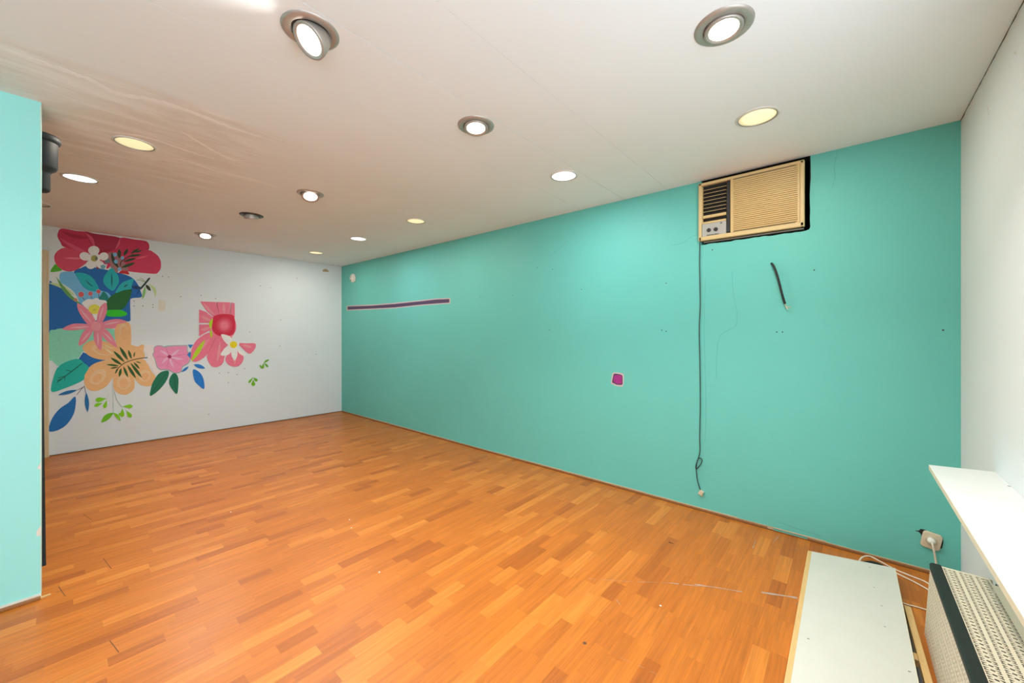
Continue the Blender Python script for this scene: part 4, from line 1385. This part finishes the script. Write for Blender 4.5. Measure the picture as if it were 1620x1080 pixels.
# pink star flower
pk = oval(152, 516, 9, 8, PINK, None, 0, 'pink_blossom')
for P in ([(122.5, 480), (132, 484), (142, 493), (151.5, 508), (148, 514), (138, 512), (128, 499), (123, 488)],
          [(167, 478.5), (169.4, 485), (168.4, 495), (163.4, 507), (158, 513), (153, 508), (155.4, 493), (160, 483.5)],
          [(98.8, 520.4), (108, 514.6), (120, 511.6), (140, 512.6), (148, 515), (145, 518.6), (125, 521.4), (110, 522.4)],
          [(148, 519), (137, 519.6), (129, 529), (124, 546), (133, 543), (142, 533)],
          [(149.6, 520), (148.2, 535), (153, 547), (159, 554), (161.8, 542), (160.6, 528), (157, 520)],
          [(159, 520), (168, 521), (177.7, 532), (185.4, 549.4), (174, 543), (163, 533)],
          [(158, 512), (174, 505.8), (188.5, 504.6), (200.5, 509), (186, 513), (181.5, 519), (168, 519.4), (158, 519)]):
    paint('petal', P, PINK, pk)
for a, b in (((126, 487), (146, 511)), ((164, 484), (157, 507)), ((110, 518), (142, 516)), ((128, 541), (143, 523)), ((155, 547), (154, 524)), ((179, 541), (162, 524)), ((190, 509), (164, 514))):
    leaf(a, b, 2.6, PINKHI, pk, 0.6, 'highlight')
oval(152, 516, 8.4, 7.2, (228, 140, 146), pk, 0, 'flower_eye')
# teal leaf bottom left with a branching vein
lf = paint('leaf', [(124.3, 567.4), (105, 572), (93, 579.4), (86.6, 590), (81, 612), (83.4, 619.7), (101.5, 614.4), (130.4, 602), (134, 592.7), (140.6, 581), (132.8, 574.2)], (5, 164, 146))
line([(131, 573.6), (115, 586), (103, 595), (89.6, 605)], 1.5, (0, 92, 74), lf, 'vein')
for a in (((104, 594.4), (91, 598)), ((103, 595), (102, 602)), ((113, 587.4), (104, 585)), ((97, 599.4), (90, 601.8))):
    line(a, 1.1, (0, 92, 74), lf, 'vein')
# blue leaves bottom left
br_ = line([(134, 610), (128, 616), (121, 625)], 0.8, (120, 80, 80), None, 'blue_sprig')
line([(134, 611), (122.4, 616.8)], 0.8, (120, 80, 80), br_)
line([(133.6, 611), (136, 622)], 0.8, (110, 90, 100), br_)
leaf((122.4, 616.6), (91.6, 624.6), 5.4, (12, 98, 150), br_)
paint('leaf', [(119, 627), (108, 637), (96, 645), (86, 656), (79.4, 669), (77.6, 681.6), (90, 680.6), (104, 672.6), (115, 658), (119.4, 643)], (10, 100, 162), br_)
leaf((136.4, 620.6), (138.6, 652), 6.8, (12, 98, 150), br_)
# lime sprigs
ls = line([(177.6, 606), (179.2, 630), (179.2, 653)], 0.7, (175, 185, 170), None, 'lime_sprig')
line([(180.6, 618), (185, 632), (193, 643)], 0.7, (160, 170, 150), ls)
line([(172, 624), (168.6, 630)], 0.7, (190, 195, 180), ls)
for a, b, w in (((169.4, 630), (150.6, 633), 7.6), ((163, 636.6), (149, 642.2), 5.6), ((169.4, 632), (164.6, 645.8), 6), ((193, 642.8), (210.2, 642.4), 6), ((194, 645), (193, 659.6), 7), ((199.6, 648.4), (207.4, 660.4), 7)):
    drop(a, b, w, LIME, ls)
leaf((179.4, 652.6), (159.8, 668), 8.6, (105, 178, 10), ls, 0.8)
leaf((179.4, 652.6), (190.8, 665.2), 5.4, LIME, ls, -0.8)
oval(190.6, 655, 3, 2.6, LIME, ls, 0, 'leaf', 10)
# dark twig right of the blue ground
tw = line([(237, 439.2), (229.6, 448.4), (221.7, 457.4)], 2.8, (22, 48, 34), None, 'dark_twig')
line([(222, 457), (219, 461), (216.4, 466)], 1.0, (15, 60, 100), tw)
leaf((207.6, 453.6), (224, 455.2), 5.2, (8, 50, 92), tw)
leaf((230.4, 450), (238.4, 460), 5, (40, 52, 20), tw)
leaf((229.4, 453), (225.2, 473.4), 4.4, (130, 178, 100), tw, -0.6)
leaf((235, 448.6), (246, 470), 4.4, (182, 196, 130), tw, -4)
line([(216, 442.6), (223, 443.2), (228.6, 446)], 0.9, (140, 150, 90), tw)
line([(221, 439.6), (226.4, 442), (229.4, 446)], 0.8, (150, 150, 100), tw)
# pink round blossom
pb = paint('pink_blossom', [(243, 550), (248, 546.2), (255, 546.2), (260, 548), (262, 546.8), (273, 546), (290, 545.6), (296, 546.4), (297.2, 555), (301, 562), (301, 570), (297, 576), (289, 580.6), (287.6, 587), (282, 590), (275, 590), (268, 586.4), (260, 584.6), (253.4, 585.2), (248, 581), (246.4, 576), (244.4, 568), (241, 561), (243, 556)], (150, 160, 155))
paint('petal', [(244, 550.6), (248.4, 547.2), (255, 547.2), (260, 549.4), (273, 547.4), (290, 546.8), (295, 547.6), (296, 555.4), (299.6, 562.4), (299.6, 569.6), (296, 574.8), (288, 579.4), (286.4, 585.8), (281.6, 588.8), (275.4, 588.8), (268.4, 585), (260, 583.4), (254, 584), (249.2, 580), (247.6, 575), (245.4, 567.6), (242.2, 560.8), (244.2, 556)], (234, 132, 162), pb)
for a in ((253, 554), (256, 575), (275, 582), (290, 568), (284, 552)):
    leaf((268, 564), a, 3.4, (244, 168, 188), pb, 0.8, 'highlight')
for a in ((262, 549), (246, 564), (264, 582), (285, 577), (294, 560)):
    line([(268, 564), a], 0.6, (205, 95, 130), pb, 'vein')
oval(268, 564, 3.2, 2.8, (150, 15, 70), pb, 0, 'flower_eye', 12)
# dark green leaves under it
for P, v in (([(265, 586), (252, 590), (242, 604), (238.6, 615), (237.6, 626), (250, 618), (262, 604), (267, 592)], [(264, 588), (239, 623)]),
             ([(273, 591), (268, 600), (269, 610), (279.4, 623), (282, 610), (282, 598), (278.4, 591)], [(275, 593), (278.6, 620)])):
    lf = paint('leaf', P, (8, 105, 72))
    line(v, 0.8, (5, 72, 48), lf, 'vein')
# blue bits between pink blossom and coral flower
paint('leaf', [(297, 545), (305.6, 545), (301, 551)], (20, 115, 175), None, False)
paint('leaf', [(295.6, 561), (300.8, 555.6), (303.6, 562.6), (301, 566.4)], (20, 115, 175), None, False)
leaf((298.4, 579.6), (287.4, 588.2), 4, (20, 115, 175), None, 0)
leaf((306.4, 576.4), (324.4, 582.2), 6, (15, 110, 180), None, 0)
paint('leaf', [(305.4, 584.4), (316, 589), (322, 600), (322.8, 614.8), (314, 609), (307.4, 601)], (15, 110, 185))
# coral flower
cf = oval(352, 516, 22, 22, CORAL, None, 0, 'coral_blossom')
for P, sm in (([(316.8, 476.6), (341.4, 477.6), (345.8, 495.8), (340, 503), (327, 492)], False),
              ([(343.2, 477.6), (364, 478.2), (363.4, 498), (347, 498)], False),
              ([(367, 478.4), (371.2, 480), (371.4, 502), (365, 497)], False),
              ([(315, 489.4), (325.6, 493), (339, 503.8), (334, 510.9), (315, 510.7)], False),
              ([(315, 513.2), (332, 512.8), (334.8, 520.6), (315, 531.8)], False),
              ([(341, 531), (330, 526), (313, 536), (304.5, 548.5), (301.6, 562), (303, 570), (311.5, 571.6), (325.6, 562.6), (336, 548.5)], True),
              ([(342, 533), (329, 559), (328, 568), (334.4, 578.4), (343, 580.4), (352, 575), (355, 564.4), (359, 546), (352, 530)], True),
              ([(366, 553), (357.4, 564.4), (357.6, 572), (365, 578.6), (376.6, 579), (383.7, 571.6), (384.6, 562.6), (376, 553)], True),
              ([(377.5, 543.4), (390, 542.8), (403.6, 543.2), (403.4, 551), (396, 559), (389, 555.8)], True),
              ([(350, 526), (367, 526), (366.4, 540), (358, 548)], False)):
    paint('petal', P, CORAL, cf, sm)
for a, b in (((321, 479), (340, 499)), ((354, 479), (355, 496)), ((318, 500), (334, 507)), ((317, 522), (332, 518)), ((309, 560), (332, 534)), ((343, 574), (348, 540)), ((371, 576), (370, 560)), ((398, 550), (384, 546))):
    leaf(a, b, 4.4, (240, 136, 142), cf, 0.6, 'highlight')
for a, b in (((342.4, 477.6), (346, 496)), ((366, 478), (364, 497)), ((341, 534), (330, 557))):
    line([a, b], 0.9, (200, 84, 95), cf, 'vein')
ey = paint('flower_eye', [(337, 502.8), (342, 498.4), (350, 496.8), (362, 496.8), (369, 499), (371.4, 506), (371.4, 522), (367, 529.6), (357, 531), (348.5, 531.6), (340, 527.6), (335.4, 519)], CRED, cf)
for k_, (s_, c_) in enumerate(((13.5, (205, 44, 70)), (11, (212, 66, 88)), (8.5, (218, 88, 104)), (6, (226, 108, 120)))):
    oval(354.8, 514.2, s_, s_ * 0.95, c_, cf, 0, 'highlight')
for a, b, w, bd_ in (((336.6, 503.4), (333.4, 520.6), 5.2, 2), ((333.6, 521), (334.2, 534.6), 3.6, 0), ((324.4, 537), (302.2, 572), 7, 0)):
    leaf(a, b, w, (172, 196, 20), cf, bd_)
# white narcissus
na = oval(369, 545, 7, 6.4, WHITE, None, 0, 'white_blossom')
for P in ([(349.8, 528.6), (362, 531), (367.4, 537), (366, 544), (361, 545.6), (353, 537)], [(365, 547), (357, 549), (349, 559.6), (352, 562.4), (362, 560.4), (368, 551)],
          [(367, 551), (365.8, 561), (371, 570), (375.4, 561), (374.2, 551)], [(374, 549), (380, 553), (388.4, 560.4), (385, 562.6), (377.6, 558)], [(373, 541), (379, 540), (377, 546)]):
    paint('petal', P, (232, 230, 220), na)
oval(369.2, 545, 5.8, 5.4, (240, 196, 12), na, 0, 'flower_eye')
# small green sprigs on the right
g1 = leaf((417.3, 573), (425.6, 568.4), 3, (95, 155, 22), None, 0, 'green_sprig')
drop((417.3, 573), (424.2, 580.6), 3.2, (95, 155, 22), g1)
drop((417.3, 573.4), (415.2, 583), 4, (105, 165, 20), g1)
line([(416, 582), (413.4, 581), (411, 577.4)], 2.2, (95, 155, 22), g1)
g2 = drop((400.4, 596.4), (393, 605.6), 3.4, (100, 160, 20), None, 'green_sprig')
drop((400.4, 596.4), (407, 602.8), 4.6, (100, 160, 20), g2)
drop((400.6, 600), (400.4, 610.6), 6, (105, 165, 15), g2)
